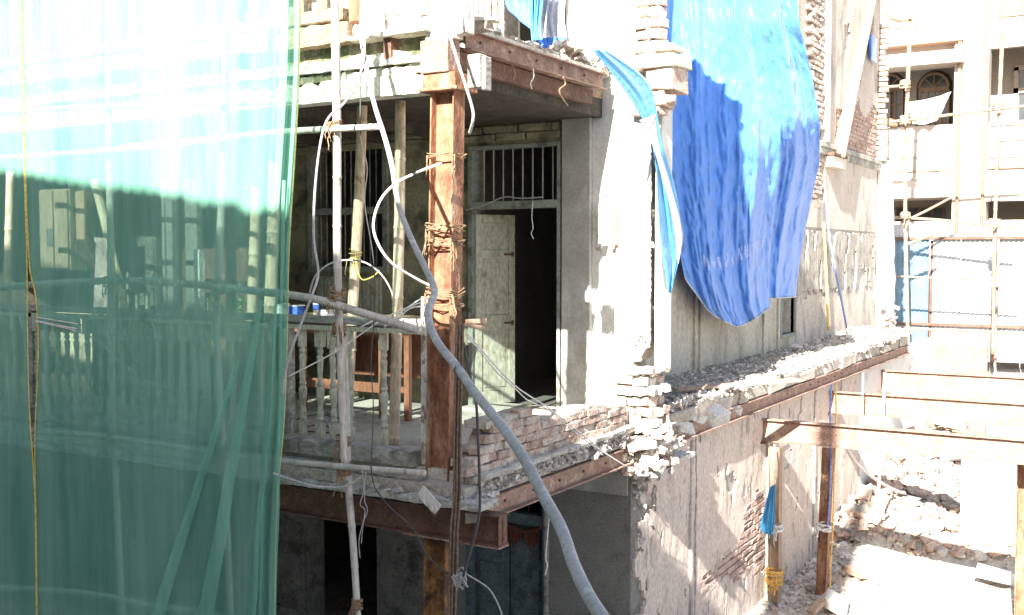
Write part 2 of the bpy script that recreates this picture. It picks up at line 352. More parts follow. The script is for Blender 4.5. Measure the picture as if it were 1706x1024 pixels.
def lashing(c, axis, r, parent, turns=5, m=None, tails=3, spread=.05, rr=.006, name='rope_lashing'):
    """coir rope wound several times round a pole, ends hanging"""
    axis = Vector(axis).normalized(); a = axis.cross(Vector((.2, .9, .1))).normalized(); b = axis.cross(a); mb = MB(); c = Vector(c)
    for t in range(turns):
        off = RND.uniform(-spread, spread); tl = RND.uniform(-.35, .35); ph = RND.uniform(0, 6)
        mb.tube([c + axis*(off+tl*r*sin(an+ph)) + (a*cos(an)+b*sin(an))*(r*RND.uniform(1.02, 1.15)) for an in [2*pi*q/10 for q in range(11)]], rr, 5)
    for t in range(tails):
        p = c + Vector((RND.uniform(-1, 1)*r, -r*1.05, RND.uniform(-spread, spread))); q = [p]
        for s in range(4): p = p + Vector((RND.uniform(-.02, .02), RND.uniform(-.012, .008), -RND.uniform(.02, .05))); q.append(p)
        mb.tube(q, rr*.7, 4)
    return mb.build(name, m or M['rope'], parent)
def bamboo(label, px, r, group='bamboo poles of the front scaffold', m=None, node=.33, name='bamboo_pole', cat='pole', taper=.85, cut=False):
    pts = [p if isinstance(p, Vector) else P(*p[:2], **p[2]) for p in px]
    sp = smooth_pts(pts, 6)
    # resample evenly and swell at the nodes
    L = [0]
    for i in range(1, len(sp)): L.append(L[-1]+(sp[i]-sp[i-1]).length)
    out = []; rs = []; d = 0; i = 0
    marks = []; q = RND.uniform(.05, node)
    while q < L[-1]: marks += [(q-.012, 1), (q-.004, 1.13), (q+.006, 1.1), (q+.016, .97)]; q += node*RND.uniform(.8, 1.2)
    allm = sorted([(l, 1) for l in L] + marks)
    for l, f in allm:
        l = min(max(l, 0), L[-1])
        while i < len(L)-2 and L[i+1] < l: i += 1
        t = (l-L[i])/max(L[i+1]-L[i], 1e-6)
        out.append(sp[i].lerp(sp[i+1], min(max(t, 0), 1))); rs.append(r*f*(1-(1-taper)*l/L[-1]))
    o2, r2 = [out[0]], [rs[0]]
    for p, rr in zip(out[1:], rs[1:]):
        if (p-o2[-1]).length > .003: o2.append(p); r2.append(rr)
    base = min(pts, key=lambda p: p.z)
    t = thing(name, label, cat, base, group)
    mb = MB(); mb.tube(o2, r2, 10); mb.build('culm' if name == 'bamboo_pole' else 'shaft', m or M['bamboo'], t, smooth=True)
    return t
def chunks(name, label, n, sampler, smin, smax, mats, parent=None, kind='stuff', cat=None, flat=.6, wts=None):
    mb = MB(); r = random.Random(hash(name) % 1000 + n)
    r = random.Random(n*3+11)
    for _ in range(n):
        x, y, z = sampler(r); s = smin+(smax-smin)*r.random()**3
        d = Vector((s*r.uniform(.6, 1.4), s*r.uniform(.5, 1.1), s*r.uniform(.35, .9)*flat*1.4))
        R = Matrix.Rotation(r.uniform(0, pi), 3, 'Z') @ Matrix.Rotation(r.uniform(-.6, .6), 3, 'X') @ Matrix.Rotation(r.uniform(-.5, .5), 3, 'Y')
        vs = []
        for kz in (-.5, .5):
            for ky in (-.5, .5):
                for kx in (-.5, .5):
                    vs.append(R @ Vector((kx*d.x*r.uniform(.6, 1.2), ky*d.y*r.uniform(.6, 1.2), kz*d.z*r.uniform(.6, 1.2))) + Vector((x, y, z+s*.15)))
        mi = r.choices(range(len(mats)), wts)[0] if wts else r.randrange(len(mats))
        mb.add(vs, [(0,2,3,1),(4,5,7,6),(0,1,5,4),(2,6,7,3),(0,4,6,2),(1,3,7,5)], mi)
    return mb.build(name, mats, parent, label=label, kind=kind, cat=cat)

# ================================================================== SETTING: ground
def gz(x, y):
    z = -2.95 + .10*noise.noise(Vector((x*.5, y*.5, 0))) + .05*noise.noise(Vector((x*2, y*2, 5)))
    # heap of rubble against the lower wall, and the low rubble ridges across the yard
    if -1 < x < 3 and 8 < y < 21: z += .55*max(0, 1-abs(x-.2)/1.3)*max(0, min(1, (y-9)/4))
    for (rx0, ry0, rx1, ry1, hh, ww) in RIDGES:
        if min(rx0, rx1)-.8 < x < max(rx0, rx1)+.8:
            t = (x-rx0)/(rx1-rx0); yy = ry0+(ry1-ry0)*t + .18*noise.noise(Vector((x*1.7, 3, 1))); d = abs(y-yy)
            if d < ww and 0 <= t <= 1: z += hh*(1-(d/ww)**2)*(.8+.5*noise.noise(Vector((x*3, y*3, 2))))
    return z
def g_at(px, py): return P(px, py, Z=-2.95)
r1a, r1b = g_at(1450, 922), g_at(1720, 938); r2a, r2b = g_at(1490, 812), g_at(1592, 800)
RIDGES = [(r1a.x, r1a.y, r1b.x, r1b.y, .34, .33), (r2a.x, r2a.y, r2b.x, r2b.y, .42, .4)]
def spaced(lo, hi, a, b, fine, coarse):
    out = []; v = lo
    while v < a: out.append(v); v += coarse
    v = a
    while v < b: out.append(v); v += fine
    v = b
    while v < hi: out.append(v); v += coarse
    out.append(hi); return out
xs = spaced(-150, 150, -1, 9, .14, 10); ys = spaced(-150, 250, 1.5, 20, .14, 10)
mb = MB(); nx, ny = len(xs), len(ys)
mb.v = [(x, y, gz(x, y) if -1 <= x <= 9 and 1.5 <= y <= 20 else -2.95) for y in ys for x in xs]
mb.f = [(j*nx+i, j*nx+i+1, (j+1)*nx+i+1, (j+1)*nx+i) for j in range(ny-1) for i in range(nx-1)]; mb.m = [0]*len(mb.f)
ground = mb.build('ground', M['ground'], smooth=True, kind='structure')
# raised yard behind the beams, held by a low retaining face
mb = MB(); mb.mm(-6, 40, 20.2, 60, -3.4, -1.45)
mb.build('terrace', M['ground'], kind='structure')

# ================================================================== THE DERELICT BUILDING
# --- verandah back wall (Y = 3) -----------------------------------------------------------
vw = thing('verandah_wall', 'mottled greenish back wall of the middle verandah holding the barred window and the half open door', 'wall', (-4, 3, 0))
DX0, DX1 = -2.0, -.875
mb = MB()
holes_wall(mb, 'Y', 3.0, .3, -9, -.85, -.05, 3.35, [(-4.27, -3.09, 1.45, 2.93), (DX0, DX1, -.05, 2.81), (-7.6, -6.7, .0, 2.6), (-6.3, -5.5, .9, 2.6)])
mb.build('wall', M['old_wall'], vw)
mb = MB(); mb.mm(-.85, -.52, 2.93, 3.3, -.05, 3.3); mb.build('pilaster', M['pilaster'], vw, bevel=.01)
# white end wall with a ragged broken edge
def edge_x(z): return .13 + .02*noise.noise(Vector((z*6, 1, 1))) - (.10 if z < .6 else 0) - .10*max(0, 1-abs(z-.62)/.16)
wend = thing('end_wall', 'sunlit white plastered end wall right of the doorway with a ragged broken corner', 'wall', (-.2, 3, 0))
mb = MB(); zz = [-.12+.05*i for i in range(70)]
prof = [(-.52, -.12)] + [(edge_x(z)-.045, z) for z in zz] + [(-.52, zz[-1])]
mb.prism(prof, 'Y', 3.02, 3.3); mb.build('masonry', M['mortar'], wend)
hole = lambda a, z: ((a-(-.02+.02))**2/.0035 + (z-.74)**2/.012 < 1 + .8*noise.noise(Vector((a*30, z*30, 0))))
mb = MB(); patch(mb, 'Y', 3.02, .03, -.52, .16, -.1, 3.3, .028, lambda a, z: a < edge_x(z)-.03+.02*noise.noise(Vector((a*9, z*14, 4))) and not hole(a, z) and not (z < .12 and noise.noise(Vector((a*7, z*9, 2))) > .1), wob=.004)
mb.build('plaster_skin', M['white_plaster'], wend)
mb = MB(); mb.mm(.13, .2, 3.05, 3.31, .5, 3.1); mb.build('edge_strip', M['white_plaster'], wend, bevel=.006)
# small battens nailed to the white wall
t = thing('wall_batten', 'short split wooden batten fixed upright on the sunlit white wall', 'batten', P(1021, 415, Y=2.97))
mb = MB(); a, b = P(1016, 345, Y=2.95), P(1028, 415, Y=2.95)
mb.mm(a.x, b.x, 2.94, 2.985, b.z+.04, a.z); mb.mm(a.x+.015, b.x-.02, 2.925, 2.94, b.z, a.z-.12); mb.build('strip', M['planks'], t, bevel=.004)
mb = MB(); a, b = P(994, 340, Y=2.97), P(1002, 415, Y=2.97); mb.mm(a.x, b.x, 2.96, 2.985, b.z, a.z); mb.build('strip', M['white_wood'], t)
# window with bars
win = vw
mb = MB()
for (x0, x1, z0, z1) in ((-4.27, -4.2, 1.45, 2.93), (-3.16, -3.09, 1.45, 2.93), (-4.2, -3.16, 2.86, 2.93), (-4.2, -3.16, 1.45, 1.52), (-4.2, -3.16, 2.12, 2.2)): mb.mm(x0, x1, 2.96, 3.12, z0, z1)
wf = mb.build('window', M['frame'], vw, bevel=.004, label='barred verandah window with a transom')
for i in range(11):
    mb = MB(); x = -4.14+.092*i; mb.tube([(x, 3.05, 1.5), (x, 3.05, 2.88)], .009, 6); mb.build('bar', M['frame'], wf)
mb = MB(); mb.mm(-4.15, -3.2, 2.97, 3.0, .86, 1.40)
for i in range(8): mb.mm(-4.13+.115*i, -4.05+.115*i, 2.955, 2.97, .9, 1.36)
mb.build('apron_panel', M['green_wood'], vw, label='greenish ribbed panel under the window')
# doorway
mb = MB()
for (x0, x1, z0, z1) in ((DX0, DX0+.06, .0, 2.81), (DX1-.04, DX1, .0, 2.81), (DX0+.06, DX1-.04, 2.77, 2.81), (DX0+.06, DX1-.04, 2.14, 2.22)): mb.mm(x0, x1, 2.95, 3.1, z0, z1)
df = mb.build('door_frame', M['frame'], vw, bevel=.005)
for i in range(8):
    mb = MB(); x = DX0+.16+.12*i; mb.tube([(x, 3.03, 2.2), (x, 3.03, 2.79)], .008, 6); mb.build('bar', M['pilaster'], df)
mb = MB(); mb.mm(DX0, DX1, 2.75, 3.3, -.02, .035); mb.build('door_step', M['floor'], vw, bevel=.01)
# leaf: hinged at left, pushed inwards
dl = bpy.data.objects.new('door', None); COL.objects.link(dl); dl.parent = vw; dl.location = Vector((DX0+.06, 3.0, .03))-wloc(vw)
dl.rotation_euler = (0, 0, radians(63)); dl['label'] = 'faded pale green panelled door leaf swung inwards'
def local(mb, name, m, parent, **k):
    me = bpy.data.meshes.new(name); me.from_pydata(mb.v, [], mb.f); me.materials.append(m)
    o = bpy.data.objects.new(name, me); COL.objects.link(o); o.parent = parent
    if k.get('bevel'): b = o.modifiers.new('bevel', 'BEVEL'); b.width = k['bevel']; b.segments = 1
    return o
mb = MB(); w = .5
for (x0, x1, z0, z1) in ((0, .08, 0, 2.06), (w-.08, w, 0, 2.06), (.08, w-.08, 0, .14), (.08, w-.08, .80, .97), (.08, w-.08, 1.58, 1.68), (.08, w-.08, 1.97, 2.06)): mb.mm(x0, x1, -.02, .02, z0, z1)
local(mb, 'door_rail', M['green_wood'], dl, bevel=.004)
for z0, z1 in ((.14, .80), (.97, 1.58), (1.68, 1.97)):
    mb = MB(); mb.mm(.08, w-.08, -.004, .006, z0, z1); mb.mm(.115, w-.115, -.012, -.004, z0+.04, z1-.04); local(mb, 'door_panel', M['green_wood'], dl, bevel=.004)
for z in (.88, 1.63):
    mb = MB(); mb.mm(w-.14, w-.02, -.032, -.02, z-.012, z+.012); mb.mm(w-.05, w-.03, -.04, -.02, z-.025, z+.025); local(mb, 'door_bolt', M['rust_dark'], dl)
# rooms behind: closed dark volume
room = thing('inner_room', 'unlit rooms seen through the door and windows of the verandah', 'room', (-4, 5, 0))
mb = MB(); mb.mm(-9, -1.3, 6.4, 6.6, -.05, 3.3); mb.build('rear_wall', M['interior'], room)
mb = MB(); mb.mm(-9, -1.3, 3.3, 6.4, -.12, -.0); mb.build('room_floor', M['interior'], room)
mb = MB(); mb.mm(-9, -1.3, 3.3, 6.4, 3.1, 3.2); mb.build('ceiling', M['interior'], room)
mb = MB(); mb.mm(-2.75, -2.65, 3.3, 6.4, 0, 3.1); mb.mm(-9.1, -9, -.5, 6.6, -3, 3.3); mb.build('partition', M['interior'], room)

def rough_block(x0, x1, y0, y1, z0, z1, j, step=.06):
    """a stone or timber with uneven weathered front and top edges, cut along X"""
    n_ = max(2, int((x1-x0)/step)); mb = MB(); vs = []
    for i in range(n_+1):
        x = x0+(x1-x0)*i/n_; e = lambda: RND.uniform(-j, j)
        if RND.random() < .1: dz = -abs(z1-z0)*.25
        else: dz = 0
        vs += [(x, y0+e(), z0+e()*.5), (x, y0+e(), (z0+z1)/2), (x, y0+e()-dz*.4, z1+e()+dz), (x, y1, z1+e()*.3), (x, y1, z0)]
    fs_ = [(5*i+k, 5*i+(k+1) % 5, 5*i+5+(k+1) % 5, 5*i+5+k) for i in range(n_) for k in range(5)] + [(0, 1, 2, 3, 4), tuple(5*n_+k for k in range(5))]
    return mb.add(vs, fs_)
# stone blocks of the dirty wall head over the door and window
for r_ in range(2):
    x = -4.6
    while x < -.9:
        L = RND.uniform(.25, .5); mb = MB(); mb.mm(x, min(x+L, -.87)-.012, 2.955+RND.uniform(-.012, .012), 2.998, 2.85+.085*r_*1.0, 2.925+.085*r_, j=.007); mb.build('head_stone', M['old_wall'], vw, bevel=.008); x += L
# --- verandah floor slab with its weathered timber and stone edge --------------------------
fs = thing('verandah_floor', 'dusty middle verandah floor slab with layered grey weathered edge', 'floor slab', (-4, 1.5, -.2))
mb = MB(); mb.mm(-9, -.03, .02, 3.0, -.15, -.0); mb.build('slab', M['floor'], fs)
for nm, m_, xa, xb, lo, hi, y0, y1, z0, z1, j in (('sill_timber', 'grey_wood', -9, -.55, .7, 1.5, -.02, .16, .002, .11, .007), ('edge_board', 'grey_wood', -9, -.42, .5, 1.3, -.13, -.02, -.075, -.03, .009), ('flagstone', 'slab', -9, .2, .4, 1.0, -.24, .02, -.215, -.165, .009)):
    x = xb
    while x > xa+.1:
        x2 = max(x-RND.uniform(lo, hi), xa); rough_block(x2+.008, x, y0+RND.uniform(-.02, .015), y1, z0, z1+RND.uniform(-.01, .01), j).build(nm, M[m_], fs); x = x2
mb = MB(); mb.mm(-9, .02, -.16, .0, -.165, -.08, j=.0); mb.build('bed_course', M['mortar'], fs)
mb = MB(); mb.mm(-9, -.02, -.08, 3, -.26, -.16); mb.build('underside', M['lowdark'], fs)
def s1(r):
    x = r.uniform(-.9, .15); return (x, r.uniform(-.22, .15), -.16)
chunks('mortar_crumbs', 'crumbs of mortar lying round the pillar foot', 260, s1, .01, .06, [M['grey_rubble'], M['pale_rubble']], kind='stuff')

# --- brick parapet and side edge, X ~ 0 ----------------------------------------------------
pw = thing('brick_parapet', 'low broken brick wall stepping up along the right end of the verandah', 'brick wall', (-.08, 1.4, 0))
def top_par(y):
    pts = [(.0, .05), (.18, .2), (.25, .36), (.8, .37), (.9, .27), (1.4, .25), (1.9, .28), (2.2, .22), (2.7, .2)]
    for (a, b), (c_, d) in zip(pts, pts[1:]):
        if a <= y <= c_: return b+(d-b)*(y-a)/(c_-a)
    return 0
course_bricks(pw, 'X', -.05, .02, 2.75, -.16, .45, lambda a, z: z < top_par(a)+RND.uniform(-.02, .02), rh=.071, L=.17, jit=.008)
mb = MB(); ysq = [.0+.1*i for i in range(28)]
mb.prism([(0, -.15)] + [(y, max(-.1, top_par(y)-.05)) for y in ysq] + [(2.75, -.15)], 'X', -.2, -.1); mb.build('mortar_core', M['mortar'], pw)
mb = MB()
for i in range(27):
    y = .05+.1*i; mb.box((-.11, y, top_par(y)-.015), (.2, .13, .05), None, j=.012)
mb.build('mortar_cap', M['mortar'], pw, kind='stuff')
ledge = thing('parapet_ledge', 'pale broken stone ledge below the low brick wall beside the rusty beam', 'ledge', (0, 1.4, -.1))
y = .02
for i in range(9):
    L = RND.uniform(.2, .42); mb = MB(); mb.mm(-.05, .085+RND.uniform(-.015, .01), y, min(y+L-.01, 2.75), -.045, .0+RND.uniform(-.008, .008), j=.008); mb.build('ledge_stone', M['slab'], ledge, bevel=.006); y += L
mb = MB(); mb.mm(-.1, .03, .05, 2.75, -.18, -.045); mb.build('bed_mortar', M['mortar'], ledge)
def s2(r): return (r.uniform(.0, .06), r.uniform(0, 2.7), r.uniform(-.17, -.05))
chunks('ledge_rubble', 'crumbling mortar packed under the stone ledge', 420, s2, .02, .07, [M['grey_rubble'], M['pale_rubble']])

# --- broken corner of the end wall: stacked loose bricks ------------------------------------
bc = thing('broken_corner', 'jagged pile of toothed pale bricks at the foot of the white end wall', 'broken brickwork', (.15, 3, -.2))
z = .58; r = 0
while z > -.42:
    h_ = RND.uniform(.8, 1.5); z -= .066*h_+.014; xr = .15+.02*r+RND.uniform(-.05, .05)
    for k in range(3):
        x = xr+RND.uniform(-.025, .015)
        while x > -.06-.035*r:
            w_ = RND.uniform(.35, 1.0); brick(bc, (x-.107*w_, 2.92+.15*k+RND.uniform(-.05, .04)-.012*r, z+RND.uniform(-.01, .01)), (RND.uniform(-.16, .16), RND.uniform(-.14, .14), RND.uniform(-.35, .35)), RND.choice(['brick_pale', 'brick_pale', 'pale_rubble', 'pale_rubble', 'brick']), (w_, 1.1, h_)); x -= .215*w_+.012
    r += 1
for i in range(20):
    brick(bc, (RND.uniform(-.3, .34), RND.uniform(2.62, 3.05), RND.uniform(-.42, -.1)), (RND.uniform(-.4, .4), RND.uniform(-.4, .4), RND.uniform(-.6, .6)), RND.choice(['brick_pale', 'pale_rubble', 'brick']), (RND.uniform(.5, 1.1), 1.2, RND.uniform(.8, 1.4)))
mb = MB(); mb.mm(-.3, .06, 2.92, 3.3, -.42, .45, j=.01); mb.build('mortar_core', M['mortar'], bc)
def s3(r): return (r.uniform(-.3, .36), r.uniform(2.6, 3.5), r.uniform(-.42, -.05))
chunks('corner_rubble', 'pale broken masonry spilling over the wall corner', 420, s3, .02, .09, [M['pale_rubble'], M['pale_rubble'], M['red_rubble']])
t = thing('corner_slab', 'pale stone slab jutting out above the pink lower wall corner', 'stone slab', (.15, 3.4, -.5))
mb = MB(); mb.mm(-.1, .24, 2.8, 3.9, -.47, -.42, j=.012); mb.build('stone', M['pale_rubble'], t, bevel=.008)

# --- side balcony -------------------------------------------------------------------------
bs = thing('side_balcony', 'long debris covered balcony slab running back along the side wall', 'balcony', (-.5, 9, -.2))
mb = MB(); mb.mm(-1.0, .0, 3.3, 16.0, -.17, .0); mb.build('slab', M['floor'], bs)
y = 3.3
while y < 16:
    L = RND.uniform(.25, .9); mb = MB(); mb.mm(-.1+RND.uniform(-.06, .02), .06+RND.uniform(-.04, .03), y, min(16.05, y+L-.01), -.155, .01+RND.uniform(-.05, .05), j=.02); mb.build('edge_stone', M['mortar'], bs, bevel=.015); y += L
mb = MB(); mb.mm(-1.0, .0, 3.3, 16.0, -.3, -.175); mb.build('underside', M['lowdark'], bs)
def s4(r):
    y = 3.4+12.6*r.random()**1.1; x = r.uniform(-1.0, .03); return (x, y, .005+.13*max(0, -x-.45)+.03*r.random())
chunks('balcony_debris', 'dusty chips and broken plaster covering the balcony floor', 7500, s4, .01, .055, [M['grey_rubble'], M['grey_rubble'], M['pale_rubble']], flat=.35)
def s5(r):
    y = r.uniform(3.4, 6.2) if r.random() < .45 else r.uniform(3.4, 16); return (r.uniform(-.2, .06), y, .0+.08*r.random())
chunks('balcony_edge_rubble', 'lumps of pale masonry along the open balcony edge', 1500, s5, .012, .07, [M['pale_rubble'], M['pale_rubble'], M['mortar'], M['red_rubble']])
def s6(r):
    y = r.uniform(11.5, 16.2); return (r.uniform(-1, .1), y, .02+.12*r.random()*(y-11)/4)
chunks('balcony_heap', 'sunlit heap of pale rubble at the far end of the balcony', 2200, s6, .02, .1, [M['pale_rubble'], M['mortar']])
for (lab, a, b, w_, h_) in (
    ('long pale plank lying across the near end of the balcony', P(1125, 648, Z=.1), P(1330, 632, Z=.14), .14, .03),
    ('short dark broken plank under the long plank on the balcony', P(1118, 645, Z=.06), P(1172, 652, Z=.04), .09, .02)):
    t = thing('plank', lab, 'plank', a)
    d = (b-a); mb = MB(); R = d.to_track_quat('X', 'Z').to_matrix(); mb.box((a+b)/2, (d.length, w_, h_), R, j=.006); mb.build('board', M['planks'] if 'pale' in lab else M['grey_wood'], t)
for i, (px, py, s_) in enumerate(((1205, 672, .14), (1195, 694, .18), (1165, 700, .12), (1138, 712, .12), (1228, 684, .1))):
    c = P(px, py, Z=.12); mb = MB(); R = Matrix.Rotation(i*1.3, 3, 'Z') @ Matrix.Rotation(.5*sin(i), 3, 'X')
    mb.box(c, (s_*1.1, s_*.8, s_*.75), R, j=.03)
    mb.build('masonry_lump', M['pale_rubble'], None, bevel=.012, label=['upright pale masonry lump at the tip of the balcony plank', 'biggest white masonry block on the near balcony edge', 'pale masonry block between the biggest block and the toothed bricks', 'leftmost pale block against the toothed brick corner', 'small pale masonry lump right of the upright one'][i], cat='masonry block', group='masonry lumps on the near balcony edge')

# --- upper side wall, X = -1 ---------------------------------------------------------------
sw = thing('side_wall', 'long stained plaster side wall behind the blue tarpaulin above the balcony', 'wall', (-1.1, 10, 0))
mb = MB(); holes_wall(mb, 'X', -1.0, .28, 5.3, 11.72, -.17, 3.6, [(10.83, 11.6, .33, 1.3)]); mb.build('wall', M['side_wall'], sw)
mb = MB(); mb.mm(-1.28, -1.01, 11.72, 17.9, -.17, 7.5); mb.build('wall', M['mortar'], sw)
mb = MB(); mb.mm(-1.28, -1.0, 3.3, 11.72, 3.6, 7.5); mb.build('upper_wall', M['beige'], sw)
mb = MB(); mb.mm(-.84, -.78, 3.301, 5.2, -.17, 3.6); mb.mm(-1.28, -.78, 5.2, 5.298, -.17, 3.6); mb.build('return_wall', M['side_wall'], sw)
for y in (6.95, 7.15, 9.9, 10.65):
    mb = MB(); mb.mm(-1.0, -.965, y, y+.09, -.02, 3.5); mb.build('cover_strip', M['side_wall'], sw, bevel=.004)
mb = MB()
for (a0, a1, z0, z1) in ((10.77, 10.84, .27, 1.36), (11.6, 11.67, .27, 1.36), (10.84, 11.6, .27, .33), (10.84, 11.6, 1.3, 1.36)): mb.mm(-1.05, -.965, a0, a1, z0, z1)
wn = mb.build('window', M['frame'], sw, label='small dark window low in the side wall')
mb = MB(); mb.mm(-1.2, -1.17, 10.83, 11.6, .33, 1.3); mb.build('pane', M['glass_dark'], wn)
mb = MB(); mb.mm(-1.1, -1.06, 11.18, 11.22, .33, 1.3); mb.build('mullion', M['frame'], wn)
# plaster skins of the far part, with losses that bare the bricks
nz = lambda a, z, s, o=0: noise.noise(Vector((a*s, z*s, o)))
zs_ = lambda a: .95+.12*nz(a, 0, 2.5)
mb = MB(); patch(mb, 'X', -1.01, .025, 11.72, 17.6, -.1, 2.15, .07, lambda a, z: z < zs_(a)); mb.build('plaster_skin', M['beige'], sw)
mb = MB(); patch(mb, 'X', -1.01, .045, 11.72, 17.6, .9, 2.15, .06, lambda a, z: z > 1.0+.1*nz(a, 0, 3, 5) and nz(a*2.4, z*.8, 1.6, 7) < .2 and z < 2.12); mb.build('scratch_coat', M['scratch'], sw)
mb = MB(); patch(mb, 'X', -1.01, .012, 11.72, 17.6, .9, 2.15, .09, lambda a, z: True); mb.build('undercoat', M['pilaster'], sw)
mb = MB(); patch(mb, 'X', -1.01, .035, 12.0, 17.6, 2.15, 3.6, .08, lambda a, z: not (a < 13.4 and z > 2.2+.5*nz(a, z, 3) and z > 2.6)); mb.build('plaster_skin', M['beige'], sw)
mb = MB(); mb.mm(-1.0, -.90, 12.9, 17.75, 3.62, 3.72); mb.mm(-1.0, -.93, 12.9, 17.75, 3.5, 3.62); mb.build('string_course', M['slab'], sw, bevel=.01)
up_keep = lambda a, z: (z > 4.55+.35*nz(a, z, 1.6, 3)+ .1*(a-15)) and not (nz(a, z, 1.1, 9) > .28 and a > 14.6) or (a < 14.1 and z > 3.75)
mb = MB(); patch(mb, 'X', -1.01, .04, 13.35, 17.6, 3.73, 7.4, .08, up_keep); mb.build('plaster_skin', M['beige'], sw)
course_bricks(sw, 'X', -1.04, 14.0, 17.55, 3.76, 5.6, lambda a, z: not (up_keep(a, z) and up_keep(a+.15, z+.1) and up_keep(a-.15, z-.1)), 'brick_red', rh=.085, L=.25)
course_bricks(sw, 'X', -1.03, 12.0, 13.35, 2.5, 3.5, lambda a, z: z > 2.4+.4*nz(a, z, 3), 'brick', rh=.085, L=.25)
# toothed brick jamb beside the tarpaulin and its white reveal
course_bricks(sw, 'X', -.97, 12.2, 13.1, 3.9, 6.6, lambda a, z: True, 'brick_pale', rh=.1, L=.27, jit=.012)
mb = MB(); mb.mm(-1.0, -.88, 13.12, 13.35, 3.72, 7.4); mb.build('white_reveal', M['white_plaster'], sw, bevel=.01)
# far end: sunlit stub wall
fe = thing('far_stub_wall', 'bright sunlit stub wall closing the far end of the side wall', 'wall', (-.8, 17.9, 0))
a, b = P(1448, 540, Y=17.85), P(1488, 540, Y=17.85)
mb = MB(); prof = [(-1.0, -.1)] + [(b.x-.02-.12*(z/3.7)**2+.05*noise.noise(Vector((z*3, 0, 0))), z) for z in [.1+.2*i for i in range(19)]] + [(-1.0, 3.75)]
mb.prism(prof, 'Y', 17.8, 18.1); mb.build('masonry', M['white_plaster'], fe)
for i in range(26):
    z = 3.75+.115*i; brick(fe, (-.93+RND.uniform(-.04, .04), 17.75, z), (0, 0, RND.uniform(-.2, .2)), 'brick', (1, 1.2, 1.3))
for i in range(10): brick(fe, (b.x+RND.uniform(-.15, .1), 17.7+RND.uniform(-.2, .1), .05+RND.uniform(0, .5)), (RND.random(), RND.random()*.5, RND.random()*3), 'brick_pale')
# leaning plank strut on a bracket
t = thing('strut_plank', 'long pale plank leaning diagonally high on the side wall, foot on a small bracket', 'plank', P(1398, 262, X=-.8))
a, b = P(1397, 262, X=-.86), P(1462, -60, X=-.95); d = b-a; mb = MB(); R = d.to_track_quat('Z', 'X').to_matrix()
mb.box((a+b)/2, (.06, .24, d.length), R); mb.build('board', M['planks'], t, bevel=.006)
a, b = P(1387, 253, X=-.84), P(1408, 283, X=-.84); mb = MB(); mb.mm(-.99, -.82, a.y, b.y, b.z, a.z-.06); mb.build('bracket', M['pale_stone'], t, bevel=.01)
mb = MB(); mb.mm(-.99, -.8, a.y-.03, b.y+.03, a.z-.055, a.z); mb.build('bracket_plate', M['rust_dark'], t)

# --- lower side wall, X ~ -.06 --------------------------------------------------------------
lw = thing('lower_side_wall', 'peeling pink beige ground floor wall under the long balcony beam', 'wall', (-.1, 7.5, -2.95))
mb = MB(); mb.mm(-.36, -.09, 3.301, 20.2, -3.4, -.3); mb.build('core', M['mortar'], lw)
L_ = lambda px, py: (P(px, py, X=-.06).y, P(px, py, X=-.06).z)
poly = [L_(*p) for p in ((1169, 958), (1190, 950), (1212, 919), (1228, 915), (1235, 893), (1247, 850), (1262, 812), (1276, 830), (1276, 932), (1235, 950), (1169, 978))]
joints = [4.66, 7.33, 9.6]
def lkeep(a, z):
    if inpoly(a+.05*nz(a, z, 8), z+.05*nz(a, z, 9, 3), poly): return False
    if a < 3.55 and nz(a, z, 4, 2)+(3.4-a) > .35-.3*(1 if z > -1.2 else 0) and z > -2.0: return False
    if any(abs(a-j) < .03 for j in joints): return False
    if nz(a*.9, z, 1.3, 41) > .42 and z < -1.0: return False
    return not (nz(a*2.2, z, 2.6, 11) > .47)
mb = MB(); patch(mb, 'X', -.09, .035, 3.0, 12.4, -3.3, -.3, .05, lkeep, wob=.008); mb.build('plaster_skin', M['pink'], lw)
mb = MB(); patch(mb, 'X', -.09, .015, 3.1, 12.4, -3.3, -.3, .1, lambda a, z: not inpoly(a, z, poly) and not any(abs(a-j) < .06 for j in joints) and not a < 3.5); mb.build('undercoat', M['beige'], lw)
mb = MB(); patch(mb, 'X', -.09, .04, 12.42, 20.2, -3.3, -.3, .15, lambda a, z: True); mb.build('cream_skin', M['white_plaster'], lw, label='cream plastered far stretch of the lower wall')
course_bricks(lw, 'X', -.1, 4.75, 7.5, -2.75, -1.2, lambda a, z: inpoly(a, z, [(p[0], p[1]) for p in poly]) or inpoly(a, z+.08, poly) or inpoly(a-.1, z, poly) or inpoly(a+.1, z, poly), 'brick_red', rh=.082, L=.22)
for j in (4.62, 7.36, 9.63):
    mb = MB(); mb.mm(-.09, -.03, j-.13, j-.06, -3.1, -.42); mb.build('cover_strip', M['beige'], lw, bevel=.006)
mb = MB(); mb.mm(-.07, -.03, 7.3, 7.42, -3.1, -.8); mb.build('board_strip', M['planks'], lw)
# ragged white corner of the lower wall
def s7(r):
    z = -.42-.95*r.random()**1.3; return (r.uniform(-.13, -.03), 3.0+r.random()*.5, z)
chunks('corner_flakes', 'white plaster flakes and rubble clinging to the lower wall corner', 80, s7, .03, .13, [M['pale_rubble'], M['pale_rubble'], M['mortar']])

